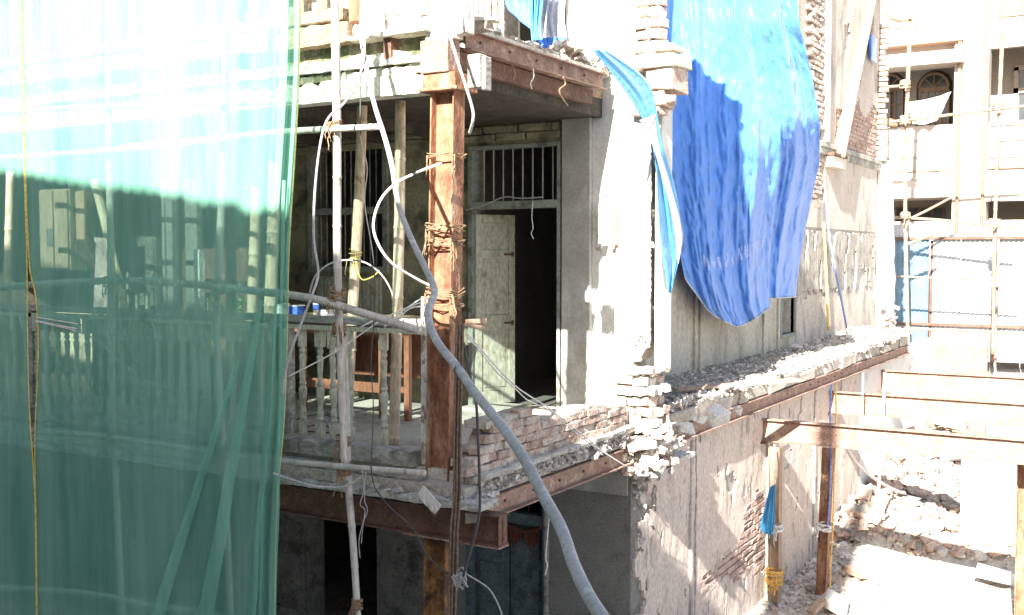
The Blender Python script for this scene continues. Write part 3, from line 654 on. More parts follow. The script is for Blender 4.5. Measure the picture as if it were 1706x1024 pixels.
# --- ground floor under the verandah ---------------------------------------------------------
gf = thing('lower_verandah_wall', 'dark grey concrete ground floor wall under the verandah with recessed doorways', 'wall', (-3, 3, -2.95))
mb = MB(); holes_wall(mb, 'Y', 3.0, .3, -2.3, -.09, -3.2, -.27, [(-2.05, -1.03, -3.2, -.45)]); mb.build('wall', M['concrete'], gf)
mb = MB(); holes_wall(mb, 'Y', 3.0, .3, -9, -2.302, -3.2, -.27, [(-4.35, -3.3, -3.2, -.55)]); mb.build('wall', M['lowdark'], gf, label='darker plaster left of the blue green door')
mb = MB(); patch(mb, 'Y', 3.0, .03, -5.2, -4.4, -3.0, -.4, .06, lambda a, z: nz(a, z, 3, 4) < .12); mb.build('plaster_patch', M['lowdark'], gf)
mb = MB(); mb.mm(-1.0, -.12, 2.97, 3.0, -.75, -.3); mb.build('pale_band', M['pilaster'], gf)
mb = MB(); mb.tube([(-1.0, 2.9, -3), (-1.0, 2.9, -.35)], .03, 8); mb.build('downpipe', M['grey_wood'], gf)
mb = MB(); mb.mm(-9, -.4, 6, 6.2, -3.2, -.3); mb.mm(-2.7, -2.6, 3.3, 6, -3.2, -.3); mb.build('inner_wall', M['interior'], gf)
mb = MB(); mb.mm(-9.2, -.1, 3.3, 6.2, -.32, -.27); mb.build('inner_ceiling', M['interior'], gf)
bd = bpy.data.objects.new('door', None); COL.objects.link(bd); bd.parent = gf; bd.location = Vector((-2.05, 3.05, -2.95))-wloc(gf); bd['label'] = 'dark blue green double door with red garland'
mb = MB()
for (x0, x1, z0, z1) in ((-2.05, -1.98, -3.0, -.45), (-1.1, -1.03, -3.0, -.45), (-1.98, -1.1, -.55, -.47), (-1.98, -1.1, -1.2, -1.08)): mb.mm(x0, x1, 2.98, 3.12, z0, z1)
mb.build('frame', M['teal'], bd, bevel=.005)
for x0 in (-1.97, -1.53):
    mb = MB(); mb.mm(x0, x0+.42, 3.06, 3.09, -2.95, -1.21)
    for k in range(4): mb.mm(x0+.05, x0+.37, 3.045, 3.06, -2.9+.44*k, -2.56+.44*k)
    mb.build('leaf', M['teal'], bd, bevel=.004)
for i in range(6):
    mb = MB(); mb.tube([(-1.9+.15*i, 3.06, -1.08), (-1.9+.15*i, 3.06, -.55)], .008, 5); mb.build('bar', M['cable_black'], bd)
mb = MB()
pts = [(-1.98+.88*i/20, 2.96, -1.2-.06*abs(sin(i/20*pi*2))) for i in range(21)]; mb.tube(pts, .022, 6)
for c0 in (-1.86, -1.65, -1.44, -1.23):
    lobe = [(c0+.1*cos(a_), -1.25+.1*sin(a_)*1.7*(1+.05*sin(a_*14))) for a_ in [pi+pi*q/16 for q in range(17)]]
    mb.prism(lobe, 'Y', 2.985, 2.99)
    for q in range(5):
        x = c0-.08+.04*q; zt = -1.25-.17*sqrt(max(0, 1-((x-c0)/.1)**2)); mb.tube([(x, 2.98, -1.24), (x+.004, 2.975, (zt-1.24)/2), (x, 2.98, zt-.03)], .006, 4)
mb.build('garland', M['curtain'], bd)

# --- upper slab with its weathered fascia (Y ~ 0) --------------------------------------------
us = thing('upper_slab', 'upper verandah slab with weathered layered stone fascia above the open verandah', 'floor slab', (-4, 1.5, 3.1))
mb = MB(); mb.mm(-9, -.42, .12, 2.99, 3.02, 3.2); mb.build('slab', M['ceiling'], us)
mb = MB(); mb.mm(-9, -.41, .3, 2.99, 3.2, 3.3); mb.build('deck', M['stone_tan'], us)
for i in range(2, 11):
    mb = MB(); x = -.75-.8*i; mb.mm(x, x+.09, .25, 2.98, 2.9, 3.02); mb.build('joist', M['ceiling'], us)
def band(name, m, x0, x1, y, z0, z1, seg=(.3, .9), j=.008, yj=.012):
    x = x1
    while x > x0:
        L = RND.uniform(*seg); x2 = max(x-L, x0)
        rough_block(x2+.004, x-.002, y+RND.uniform(-yj, yj), .14, z0+RND.uniform(-.005, .005), z1+RND.uniform(-.008, .008), j).build(name, m, us); x = x2
band('bottom_band', M['pale_stone'], -9, -.43, -.03, 2.885, 3.045, seg=(.5, 1.2))
band('moss_band', M['mossy'], -9, -1.25, .0, 3.05, 3.115)
band('moss_band', M['pale_stone'], -1.25, -.43, -.0, 3.05, 3.105, seg=(.2, .5))
band('pink_band', M['pale_stone'], -9, -.44, -.035, 3.12, 3.168, seg=(.2, .5), j=.01)
band('chipped_band', M['pale_stone'], -9, -.6, -.01, 3.172, 3.215, seg=(.15, .4), j=.014)
band('recess', M['mossy'], -9, -.42, .07, 3.2, 3.36, seg=(.6, 1.2), yj=.004)
band('stone_band', M['stone_tan'], -9, -1.15, -.06, 3.34, 3.50, seg=(.8, 1.4))
band('ledge', M['pale_stone'], -1.15, -.36, -.10, 3.335, 3.36, seg=(.3, .5))
band('broken_course', M['brick_pale'], -1.15, -.36, .0, 3.36, 3.47, seg=(.1, .2), j=.014)
for x in (-2.2, -.78, -3.6, -5):
    mb = MB(); mb.mm(x-.035, x+.035, -.03, .07, 3.17, 3.335); mb.build('bracket', M['rust_dark'], us)
# upper storey parapet on the left
up = thing('upper_parapet', 'tan pierced balustrade wall standing on the upper slab edge', 'parapet', (-4, 0, 3.5))
mb = MB(); mb.mm(-9, -1.22, -.04, .12, 3.515, 3.62); mb.build('base_rail', M['stone_tan'], up, bevel=.01)
for i in range(30):
    x = -1.45-.25*i; mb = MB(); mb.mm(x-.055, x+.055, -.02, .1, 3.62, 4.2); mb.build('upright', M['stone_tan'], up, bevel=.008)
mb = MB(); mb.mm(-9, -1.22, -.04, .12, 4.2, 4.32); mb.build('top_rail', M['stone_tan'], up)
t = thing('upper_post', 'round dark brown timber post at the end of the pierced balustrade', 'post', (-1.13, .05, 3.47))
mb = MB(); mb.mm(-1.19, -1.07, -.01, .1, 3.48, 5.0); mb.build('shaft', M['redwood'], t, bevel=.02)
t = thing('upper_front_wall', 'blown out white painted panel wall above the upper ledge', 'wall', (-.7, .1, 3.47))
mb = MB(); mb.mm(-1.06, -.43, .0, .12, 3.475, 4.8); mb.build('panel', M['white_plaster'], t, bevel=.006)
mb = MB(); mb.mm(-.72, -.68, -.015, .0, 3.5, 4.8); mb.build('cover_strip', M['pale_stone'], t)

# --- steel: pillar, caps and beams -----------------------------------------------------------
pil = thing('steel_pillar', 'rusty steel H-section pillar carrying the verandah corner, sunlit on its upper half', 'steel pillar', (-.33, .1, -.18))
# leaning slightly outwards: profile swept between two measured points
def hcol(parent, name, a, b, w, d, t_, m):
    n_ = 14; mb = MB(); prof = ibeam_prof(d, w, t_)
    vs = []
    for i in range(n_+1):
        c = a.lerp(b, i/n_)
        for (u, v) in prof: vs.append((c.x+v, c.y+u, c.z))
    k = len(prof)
    fs_ = [(i*k+j, i*k+(j+1) % k, (i+1)*k+(j+1) % k, (i+1)*k+j) for i in range(n_) for j in range(k)] + [tuple(range(k)), tuple(n_*k+j for j in range(k))]
    mb.add(vs, fs_); return mb.build(name, m, parent)
pa, pb = Vector((-.355, .08, -.19)), Vector((-.29, .08, 2.90))
hcol(pil, 'shaft', pa, pb, .215, .15, .012, M['rust'])
mb = MB(); mb.mm(-.47, -.12, -.06, .24, 2.885, 2.91); mb.mm(-.45, -.15, -.03, .2, 2.91, 3.02); mb.build('cap_plate', M['rust'], pil, bevel=.004)
mb = MB(); mb.mm(-.45, -.2, -.05, .12, 3.02, 3.27, j=.004); mb.build('stub_box', M['rust_pink'], pil, bevel=.005)
mb = MB(); mb.prism([(-.42, 3.27), (-.16, 3.27), (-.2, 3.6), (-.26, 5), (-.4, 5), (-.38, 3.5)], 'Y', -.03, .1); mb.build('upper_casing', M['pale_stone'], pil)
for (py, tn, sp) in ((257, 3, .012), (380, 5, .03), (400, 4, .025), (490, 5, .03), (508, 3, .02)):
    z = P(750, py, Y=.0).z; c = pa.lerp(pb, (z+.19)/3.09)
    mb = MB()
    for q in range(tn):
        zo = RND.uniform(-sp, sp); k = .008
        c4 = [(-.12, -.085), (.12, -.085), (.12, .085), (-.12, .085)]
        pts = []
        for e in range(5):
            x_, y_ = c4[e % 4]; pts.append((c.x+x_+RND.uniform(-k, k), c.y+y_+RND.uniform(-k, k), z+zo+RND.uniform(-.02, .02)))
            if e < 4:
                x2, y2 = c4[(e+1) % 4]; pts.append((c.x+(x_+x2)/2, c.y+(y_+y2)/2*1.05, z+zo+RND.uniform(-.025, .01)))
        mb.tube(pts, .0045, 5)
    for q in range(7):
        p = Vector((c.x+RND.choice([-.125, .125, .13]), c.y-.09, z)); ps = [p]
        for s_ in range(5): p = p+Vector((RND.uniform(-.012, .014), RND.uniform(-.01, .008), -RND.uniform(.01, .06))); ps.append(p)
        mb.tube(ps, .0035, 4)
    mb.build('rope_lashing', M['rope'], pil)
lp = thing('lower_steel_pillar', 'flaking orange rusted steel pillar standing under the front I-beam', 'steel pillar', (-.37, .1, -2.95))
hcol(lp, 'shaft', Vector((-.42, .08, -3.0)), Vector((-.37, .08, -.52)), .2, .16, .014, M['rust_orange'])
def beam_thing(name, label, axis, c, a0, a1, w, h, t_, m, group=None, cat='steel beam'):
    t = thing(name, label, cat, ((a0+a1)/2, c[0], c[1]-h/2) if axis == 'X' else (c[0], (a0+a1)/2, c[1]-h/2), group)
    mb = MB(); prof = [(p[0]+c[0], p[1]+c[1]) for p in ibeam_prof(w, h, t_)]
    mb.prism(prof, axis, a0, a1); mb.build('section', m, t); return t
fb = beam_thing('steel_beam', 'dark brown rusted I-beam running left under the verandah front edge', 'X', (-.02, -.385), -9, .27, .13, .235, .012, M['rust_dark'])
mb = MB(); mb.mm(-.62, .27, -.09, .05, -.515, -.505); mb.build('packing_plate', M['rust_pink'], fb)
mb = MB(); mb.mm(.258, .262, -.08, .04, -.49, -.28); mb.build('end_plate', M['rust_dark'], fb)
sb1 = beam_thing('steel_beam', 'brown I-beam under the low brick wall from the pillar to the broken corner', 'Y', (0, -.28), .0, 2.85, .12, .17, .01, M['rust_pink'])
mb = MB(); mb.mm(-.06, .05, -.05, .02, -.36, -.19, j=.012); mb.build('mortar_plug', M['mortar'], sb1)
beam_thing('steel_beam', 'long brown I-beam along the debris covered side balcony', 'Y', (.0, -.255), 3.9, 16.2, .12, .17, .01, M['rust_pink'])
ub = beam_thing('steel_beam', 'brown I-beam high at the right end of the upper verandah', 'Y', (-.30, 3.325), .34, 2.75, .1, .15, .01, M['rust_pink'])
mb = MB(); mb.mm(-.4, -.33, .3, 2.6, 3.1, 3.235, j=.004); mb.build('timber_bearer', M['rust_dark'], ub)
mb = MB(); mb.mm(-.56, -.27, .34, 2.7, 3.405, 3.43, j=.008); mb.build('mortar_bed', M['pale_stone'], ub)
for t_ in [o for o in COL.objects if o.name.startswith('steel_beam') and not o.parent][1:4]:
    w0 = t_.location
    for q in range(5):
        mb = MB(); y = w0.y-1.0+.45*q; zc = w0.z+.085; mb.tube([(w0.x+.004, y, zc), (w0.x+.02, y, zc)], .012, 6); mb.build('bolt', M['rust_dark'], t_)
t = thing('timber_block', 'notched pale timber block wedged beside the pillar cap under the high beam', 'timber block', P(800, 150, Y=.05))
a, b = P(783, 92, Y=.0), P(812, 150, Y=.0); mb = MB(); mb.mm(a.x+.0, b.x-.04, -.04, .06, b.z+.02, a.z); mb.mm(b.x-.035, b.x, -.03, .06, b.z, a.z-.02); mb.build('block', M['grey_wood'], t, bevel=.006)
for i, (y, px0) in enumerate(((7.04, 1280), (10.4, 1390), (14.06, 1475))):
    t = beam_thing('cross_beam', ['nearest steel cross beam over the rubble courtyard', 'middle steel cross beam over the rubble courtyard', 'farthest steel cross beam over the rubble courtyard'][i], 'X', (y, -.495-[.145, .17, .2][i]), -.1, 7.5, .13, [.29, .34, .4][i], .014, M['rust_pink'], group='steel beams crossing the courtyard')
    mb = MB(); zb = -.495-[.29, .34, .4][i]; mb.mm(-.06, .02, y-.1, y+.1, zb-.03, zb-.002); mb.build('bearing_plate', M['rust_dark'], t)
# white sheet folded over the far end of the beams
t = thing('hanging_plate', 'tilted white rectangular board dangling at the foot of the pillar', 'board', P(714, 832, Y=-.25))
c = P(715, 833, Y=-.24); mb = MB(); mb.box(c, (.21, .02, .1), Matrix.Rotation(radians(38), 3, 'Y')); mb.build('board', M['white_wood'], t, bevel=.003)
t = thing('bracket_block', 'small sunlit wooden block sticking out right of the pillar at lock height', 'block', P(792, 535, Y=.0))
c = P(793, 535, Y=-.02); mb = MB(); mb.box(c, (.15, .07, .035), Matrix.Rotation(radians(-4), 3, 'Y')); mb.box(c+Vector((-.01, 0, -.035)), (.15, .06, .03), Matrix.Rotation(radians(6), 3, 'Y')); mb.build('wood', M['planks'], t, bevel=.004)

def s9(r):
    y = r.uniform(.4, 2.95); return (r.uniform(-.62, -.3), y, 3.42+r.random()*.05*(1 if y < 2 else 3))
chunks('beam_rubble', 'broken plaster and mortar heaped along the top of the high beam', 420, s9, .03, .13, [M['pale_rubble'], M['pale_rubble'], M['mortar'], M['red_rubble']])
# --- upper storey at the right end of the verandah (Y = 3) -------------------------------------
uw = thing('upper_end_wall', 'overexposed white upper wall above the high beam with a jagged brick edge', 'wall', (-.2, 3, 3.3))
ux0, ux1 = P(943, 60, Y=3).x, P(1092, 60, Y=3).x
mb = MB(); mb.mm(ux0, ux1-.09, 3.0, 3.14, 3.3, 6.0); mb.build('wall', M['white_plaster'], uw)
for i in range(28):
    z = P(1100, 185, Y=3).z + .105*i; n_ = 1+(i in (1, 2, 3, 4, 5))
    ex = [P(1105, 0, Y=3).x, P(1120, 0, Y=3).x][n_-1]
    for k in range(2): brick(uw, (ex-.05-.14*k+RND.uniform(-.02, .02), 2.97+RND.uniform(-.03, .03), z), (RND.uniform(-.1, .1), RND.uniform(-.1, .1), RND.uniform(-.3, .3)), RND.choice(['brick', 'brick_pale']), (.8, 1.3, 1.35))
a, b = P(1060, 78, Y=2.9), P(1130, 110, Y=2.9)
mb = MB(); mb.mm(a.x, b.x, 2.8, 3.25, b.z, a.z-.1, j=.01); mb.mm(a.x-.05, b.x-.05, 2.86, 3.2, a.z-.06, a.z-.0, j=.01); mb.build('corbel_stone', M['pale_stone'], uw, bevel=.012)
mb = MB(); a, b = P(1082, 112, Y=2.95), P(1128, 150, Y=2.95); mb.mm(a.x, b.x, 2.85, 3.2, b.z, a.z, j=.02); mb.mm(a.x+.02, b.x-.1, 2.88, 3.15, b.z-.15, b.z, j=.02); mb.build('corbel_core', M['brick'], uw, bevel=.01)
ud = thing('upper_door', 'grey boarded shutter door at the back of the upper verandah', 'door', P(815, 60, Y=2.9))
a, b = P(786, 75, Y=2.9), P(840, 0, Y=2.9); w_ = (b.x-a.x)/5
for i in range(5):
    mb = MB(); mb.mm(a.x+w_*i+.006, a.x+w_*(i+1)-.004, 2.9, 2.94, 3.3, 5.4); mb.build('board', M['grey_wood'], ud, bevel=.004)
t = thing('upper_timber_post', 'white flaking square timber post at the upper verandah corner', 'post', P(772, 50, Y=.1))
a, b = P(760, 40, Y=.06), P(785, 40, Y=.06); mb = MB(); mb.mm(a.x, b.x, .0, .11, 3.3, 5.0); mb.build('shaft', M['white_wood'], t, bevel=.006)
t = thing('broken_stone', 'flat broken stone resting on mortar at the near end of the high beam', 'stone', P(805, 40, Y=.3))
c = P(807, 34, Y=.35); mb = MB(); mb.box(c, (.24, .12, .04), Matrix.Rotation(.1, 3, 'Y'), j=.015); mb.build('slab', M['pale_stone'], t, bevel=.006)
c = P(800, 46, Y=.35); mb = MB(); mb.box(c, (.18, .1, .07), None, j=.02); mb.build('mortar_bed', M['mortar'], t)
# upper storey rooms beyond, closed above
rf = thing('upper_floor_block', 'upper storey wall at the back of the upper verandah in deep shade', 'wall', (-4, 3.1, 3.3))
od = P(842, 60, Y=3).x
mb = MB(); mb.mm(-9, od, 3.0, 3.3, 3.35, 7.5); mb.build('wall', M['side_wall'], rf)
mb = MB(); mb.mm(od-.3, ux0+.05, 4.6, 4.7, 3.3, 5.6); mb.mm(od-.4, od-.3, 3.31, 4.7, 3.3, 5.6); mb.mm(ux0+.05, ux0+.12, 3.15, 4.7, 3.3, 5.6); mb.build('inner_wall', M['interior'], rf)
mb = MB(); mb.mm(od-.4, ux0+.12, 3.15, 4.7, 5.6, 5.7); mb.build('inner_ceiling', M['interior'], rf)
mb = MB(); mb.mm(-9, -2.2, .0, 3.0, 6.6, 6.8); mb.build('ceiling', M['lowdark'], rf)

def stone_set(parent, n, sampler, smin, smax, mats):
    ms = []
    for q in range(10):
        bm = bmesh.new(); bmesh.ops.create_icosphere(bm, subdivisions=1, radius=.5)
        r_ = random.Random(q); ax = [Vector((r_.gauss(0, 1), r_.gauss(0, 1), r_.gauss(0, 1))).normalized() for _ in range(5)]
        for v in bm.verts:
            for a_ in ax:
                d_ = v.co.dot(a_)
                if d_ > .3: v.co -= a_*(d_-.3)
            v.co *= r_.uniform(.9, 1.1); v.co.z *= .75
        me = bpy.data.meshes.new('stone'); bm.to_mesh(me); bm.free(); me.materials.append(M[mats[q % len(mats)]]); ms.append(me)
    w0 = wloc(parent)
    for _ in range(n):
        x, y, z = sampler(RND); s_ = smin+(smax-smin)*RND.random()**2
        o = bpy.data.objects.new('stone', RND.choice(ms)); COL.objects.link(o); o.parent = parent
        o.location = Vector((x, y, z+s_*.25))-w0; o.scale = (s_*RND.uniform(1, 1.7), s_, s_*RND.uniform(.6, 1)); o.rotation_euler = (RND.uniform(-.5, .5), RND.uniform(-.5, .5), RND.uniform(0, 6.3))
stone_set(bs, 50, s5, .05, .11, ['pale_rubble', 'mortar', 'pale_rubble', 'red_rubble', 'pale_rubble'])
stone_set(bs, 60, s6, .07, .2, ['pale_rubble', 'mortar'])
# ================================================================== TARPAULINS
def loft(name, label, left, right, fx, m, ns=70, nt_=60, amp=.03, freq=9, thick=.004, parent=None, cat='tarpaulin', seed=1, group=None):
    """cloth hung between two measured edges; fx gives each point's plane X (wall parallel), folds run down the drop"""
    L = smooth_pts([(p[0], p[1], 0) for p in left], 8); R = smooth_pts([(p[0], p[1], 0) for p in right], 8)
    def at(c, t):
        i = t*(len(c)-1); k = min(int(i), len(c)-2); return c[k].lerp(c[k+1], i-k)
    mb = MB()
    for j in range(nt_+1):
        t = j/nt_; l, r = at(L, t), at(R, t)
        for i in range(ns+1):
            s_ = i/ns; p = l.lerp(r, s_)
            fo = noise.noise(Vector((s_*freq+.35*sin(t*3), t*1.3, seed)))*1.1 + .45*noise.noise(Vector((s_*freq*2.6, t*2.2, seed+5))) + .16*noise.noise(Vector((s_*freq*4, t*22, seed+9)))
            if name == 'blue_tarpaulin': fo += .35*(abs((s_*freq*.9+.25*noise.noise(Vector((t*2, s_*3, 1)))) % 1-.5)*2-.5)
            mb.v.append(tuple(P(p.x, p.y, X=fx(s_, t)+amp*fo*(.35+.65*min(1, t*1.6)))))
    mb.f = [(j*(ns+1)+i, j*(ns+1)+i+1, (j+1)*(ns+1)+i+1, (j+1)*(ns+1)+i) for j in range(nt_) for i in range(ns)]; mb.m = [0]*len(mb.f)
    o = mb.build(name, m, parent, smooth=True, label=label if not parent else None, cat=cat if not parent else None, group=group)
    sd = o.modifiers.new('thickness', 'SOLIDIFY'); sd.thickness = thick; sd.offset = 0
    return o
TL = [(1108, -60), (1112, 60), (1112, 130), (1108, 200), (1113, 270), (1122, 350), (1134, 430), (1142, 470), (1158, 515), (1175, 535)]
TR = [(1322, -60), (1332, 40), (1352, 120), (1366, 200), (1366, 270), (1350, 340), (1338, 400), (1332, 440), (1328, 470), (1326, 494)]
TM = [(1214, -60), (1218, 100), (1236, 250), (1250, 330), (1252, 400), (1246, 470), (1230, 544)]
YB = [(0, 462), (.14, 526), (.22, 536), (.34, 544), (.5, 536), (.738, 513), (.75, 497), (1, 494)]
def pw(c, v):
    if v <= c[0][0]: return c[0][1]
    for (a, b), (c_, d) in zip(c, c[1:]):
        if v <= c_: return b+(d-b)*(v-a)/max(c_-a, 1e-6)
    return c[-1][1]
tt = thing('blue_tarpaulin', 'large blue tarpaulin hanging over the side wall in long vertical folds', 'tarpaulin', P(1220, 540, X=-.5))
def tarp_sheet():
    L = smooth_pts([(p[0], p[1], 0) for p in TL], 8); R = smooth_pts([(p[0], p[1], 0) for p in TR], 8)
    ns, nt_ = 130, 110; mb = MB()
    def at(c, t):
        i = t*(len(c)-1); k = min(int(i), len(c)-2); return c[k].lerp(c[k+1], i-k)
    for j in range(nt_+1):
        t = j/nt_; l, r = at(L, t), at(R, t)
        for i in range(ns+1):
            s_ = i/ns
            y = -60+(pw(YB, s_)+60)*t+ (2.5*noise.noise(Vector((s_*9, 0, 3))) if t > .9 else 0)
            xl, xr = pw([(p[1], p[0]) for p in TL], y), pw([(p[1], p[0]) for p in TR], y); x = xl+(xr-xl)*s_
            u = s_+.04*sin(t*2.5)
            f1 = noise.noise(Vector((u*7, t*.9, 2))); f2 = noise.noise(Vector((u*18, t*1.6, 7))); f3 = noise.noise(Vector((u*40, t*24, 5)))
            ridge = 1-abs(noise.noise(Vector((u*11+.5, t*.7, 13))))*4
            grow = .3+.7*min(1, t*1.5)
            def saw(v): v = v % 1; return v/.86 if v < .86 else (1-v)/.14
            sw_ = .16*saw(u*3.3+.5*noise.noise(Vector((u*3, t*.8, 21))))+.045*saw(u*10+.9*noise.noise(Vector((u*5, t*1.1, 31))))
            f4 = abs(noise.noise(Vector((s_*9+t*5, t*8-s_*3, 17)))); d = .07*f1+.018*f2+.009*f3-.035*max(0, .25-f4)-.012*max(0, .2-abs(noise.noise(Vector((s_*22-t*9, t*16, 27)))))*3
            step = -.10 if s_ > .745 and t > .45 else 0
            # bulges out near the top, falls back towards the wall at the bottom
            kk = min(1, max(0, (t-.45)/.55)); kk = 1-.75*kk*kk*(3-2*kk)
            X = -.90 + .16*t + 1.35*max(0, s_-.08)*kk + sw_*(.25+.25*t)
            mb.v.append(tuple(P(x, y, X=max(-.93, X+d*grow+step*min(1, (t-.45)*5 if t > .45 else 0)))))
    mb.f = [(j*(ns+1)+i, j*(ns+1)+i+1, (j+1)*(ns+1)+i+1, (j+1)*(ns+1)+i) for j in range(nt_) for i in range(ns)]; mb.m = [0]*len(mb.f)
    o = mb.build('sheet', M['tarp_blue'], tt, smooth=True)
    sd = o.modifiers.new('thickness', 'SOLIDIFY'); sd.thickness = .003; sd.offset = 0
    V = mb.v; hem = [Vector(V[nt_*(ns+1)+i]) for i in range(ns+1)]
    h = MB(); h.tube([p+Vector((.004, 0, 0)) for p in hem], .008, 5); h.build('hem', M['tarp_white'], tt)
    # faded lettering blotches printed across the lower third
    for q in range(9):
        i0 = int(ns*(.19+.058*q)); j0 = int(nt_*(.82-.004*q)); w_ = RND.choice([4, 5, 6]); g = MB(); rr = random.Random(q)
        for ii in range(w_):
            for jj in range(4):
                if rr.random() < .3: continue
                k0 = (j0+jj)*(ns+1)+i0+ii
                quad = [Vector(V[k]) for k in (k0, k0+1, k0+ns+2, k0+ns+1)]; c = sum(quad, Vector())/4
                nrm = (quad[1]-quad[0]).cross(quad[3]-quad[0]).normalized(); nrm = nrm if nrm.dot(CAM-c) > 0 else -nrm
                g.add([p+nrm*.006 for p in quad], [(0, 1, 2, 3)])
        if g.f: g.build('faded_print', M['tarp_print'], tt)
M['tarp_print'] = mat('faded_white_print', [(.25,.36,.76),(.33,.43,.78)], 25, bump=.2, rough=.5)
tarp_sheet()
# narrow light-blue strip swept down from the upper wall
loft('tarpaulin_strip', 'narrow sky blue tarpaulin strip twisted down the corner of the white wall', [(985, 80), (1040, 150), (1078, 215), (1092, 270), (1095, 330), (1100, 400), (1108, 450), (1113, 486)],
     [(1010, 84), (1076, 132), (1094, 185), (1104, 240), (1124, 310), (1134, 370), (1136, 405), (1118, 488)], lambda s_, t: .26-.04*t, M['tarp_cyan'], ns=24, nt_=60, amp=.03, freq=3, seed=4)
loft('white_sheet_edge', 'white plastic edging sheet trailing beside the narrow sky blue strip', [(1066, 200), (1090, 250), (1104, 300), (1118, 350), (1126, 400), (1128, 430)],
     [(1092, 190), (1100, 250), (1118, 310), (1134, 370), (1137, 400), (1130, 440)], lambda s_, t: .31-.04*t, M['tarp_white'], ns=12, nt_=40, amp=.012, freq=3, seed=8, cat='plastic sheet')
def drape(name, label, cols, Y, m, cat, seed, amp=.04):
    """curtain in the plane Y between top and bottom outline points"""
    n_ = 26; mb = MB(); L = smooth_pts([(a[0], a[1], 0) for a in cols[0]], 8); R = smooth_pts([(a[0], a[1], 0) for a in cols[1]], 8)
    at = lambda c, t: c[min(int(t*(len(c)-1)), len(c)-2)].lerp(c[min(int(t*(len(c)-1)), len(c)-2)+1], t*(len(c)-1)-min(int(t*(len(c)-1)), len(c)-2))
    for j in range(n_+1):
        for i in range(n_+1):
            p = at(L, j/n_).lerp(at(R, j/n_), i/n_); mb.v.append(tuple(P(p.x, p.y, Y=Y+amp*noise.noise(Vector((i*.35, j*.05, seed)))*2)))
    mb.f = [(j*(n_+1)+i, j*(n_+1)+i+1, (j+1)*(n_+1)+i+1, (j+1)*(n_+1)+i) for j in range(n_) for i in range(n_)]; mb.m = [0]*len(mb.f)
    o = mb.build(name, m, None, smooth=True, label=label, cat=cat); sd = o.modifiers.new('thickness', 'SOLIDIFY'); sd.thickness = .004; sd.offset = 0; return o
drape('upper_tarpaulin', 'blue tarpaulin hung across the upper verandah opening', [[(842, -60), (842, 5), (862, 30), (884, 48)], [(900, -60), (890, 0), (888, 30), (890, 55)]], 2.6, M['tarp_blue'], 'tarpaulin', 3)
drape('upper_cyan_sheet', 'light blue sheet fold between the blue tarpaulin and the white cloth', [[(886, -60), (884, 0), (884, 40), (886, 68)], [(906, -60), (904, 0), (900, 40), (904, 66)]], 2.5, M['tarp_cyan'], 'tarpaulin', 6)
drape('white_cloth', 'silvery white sheet hanging bunched at the edge of the upper wall', [[(902, -60), (902, 0), (898, 40), (902, 66)], [(946, -60), (942, 0), (940, 30), (944, 62)]], 2.9, M['tarp_white'], 'sheet', 9, amp=.03)
drape('blue_bundle', 'crumpled royal blue tarpaulin end under the white sheet', [[(898, 62), (897, 72), (905, 80)], [(944, 62), (942, 72), (938, 80)]], 2.8, M['tarp_blue'], 'tarpaulin', 12)

# ================================================================== VERANDAH THINGS
rl = thing('wooden_railing', 'weathered turned baluster railing along the verandah front edge', 'railing', (-3, .25, 0))
mb = MB(); x = -9
mb.mm(-9, -.58, .19, .31, 1.075, 1.135, j=.004); mb.build('top_rail', M['grey_wood'], rl, bevel=.006)
mb = MB(); mb.mm(-9, -.62, .2, .3, 1.02, 1.06); mb.build('under_rail', M['green_wood'], rl)
def lathe(prof, n_=8):
    vs = []; 
    for z, r in prof:
        for k in range(n_): vs.append((r*cos(2*pi*k/n_), r*sin(2*pi*k/n_), z))
    fs_ = [(i*n_+k, i*n_+(k+1) % n_, (i+1)*n_+(k+1) % n_, (i+1)*n_+k) for i in range(len(prof)-1) for k in range(n_)]
    return vs, fs_
vs, fs_ = lathe([(.22, .02), (.25, .034), (.27, .024), (.3, .03), (.36, .022), (.44, .034), (.5, .036), (.53, .024), (.55, .034), (.57, .024), (.62, .02), (.72, .026), (.78, .03), (.8, .018), (.83, .03), (.85, .022), (.88, .028)], 10)
mb = MB(); mb.add(vs, fs_); mb.mm(-.032, .032, -.032, .032, .10, .22); mb.mm(-.034, .034, -.034, .034, .87, 1.02)
bal_me = bpy.data.meshes.new('baluster'); bal_me.from_pydata(mb.v, [], mb.f); bal_me.materials.append(M['green_wood'])
bx = [P(x_, 640, Y=.25).x for x_ in (640, 585, 557, 533, 505)]; x = bx[-1]
while x > -8.5: x -= .165; bx.append(x)
for i, x in enumerate(bx):
    o = bpy.data.objects.new('baluster', bal_me); COL.objects.link(o); o.parent = rl; o.location = Vector((x, .25, 0))-wloc(rl); o.rotation_euler = (RND.uniform(-.02, .02), RND.uniform(-.025, .025), RND.random())
a = P(711, 500, Y=.15); mb = MB(); mb.mm(P(700, 620, Y=.08).x, P(719, 620, Y=.08).x, .08, .17, .0, 1.33, j=.006); mb.build('end_post', M['white_wood'], rl, bevel=.006)
for x in (P(480, 600, Y=.25).x, P(430, 600, Y=.25).x, -3.9, -5.6):
    mb = MB(); mb.mm(x-.04, x+.04, .2, .3, .1, 1.07); mb.build('mid_post', M['grey_wood'], rl, bevel=.006)
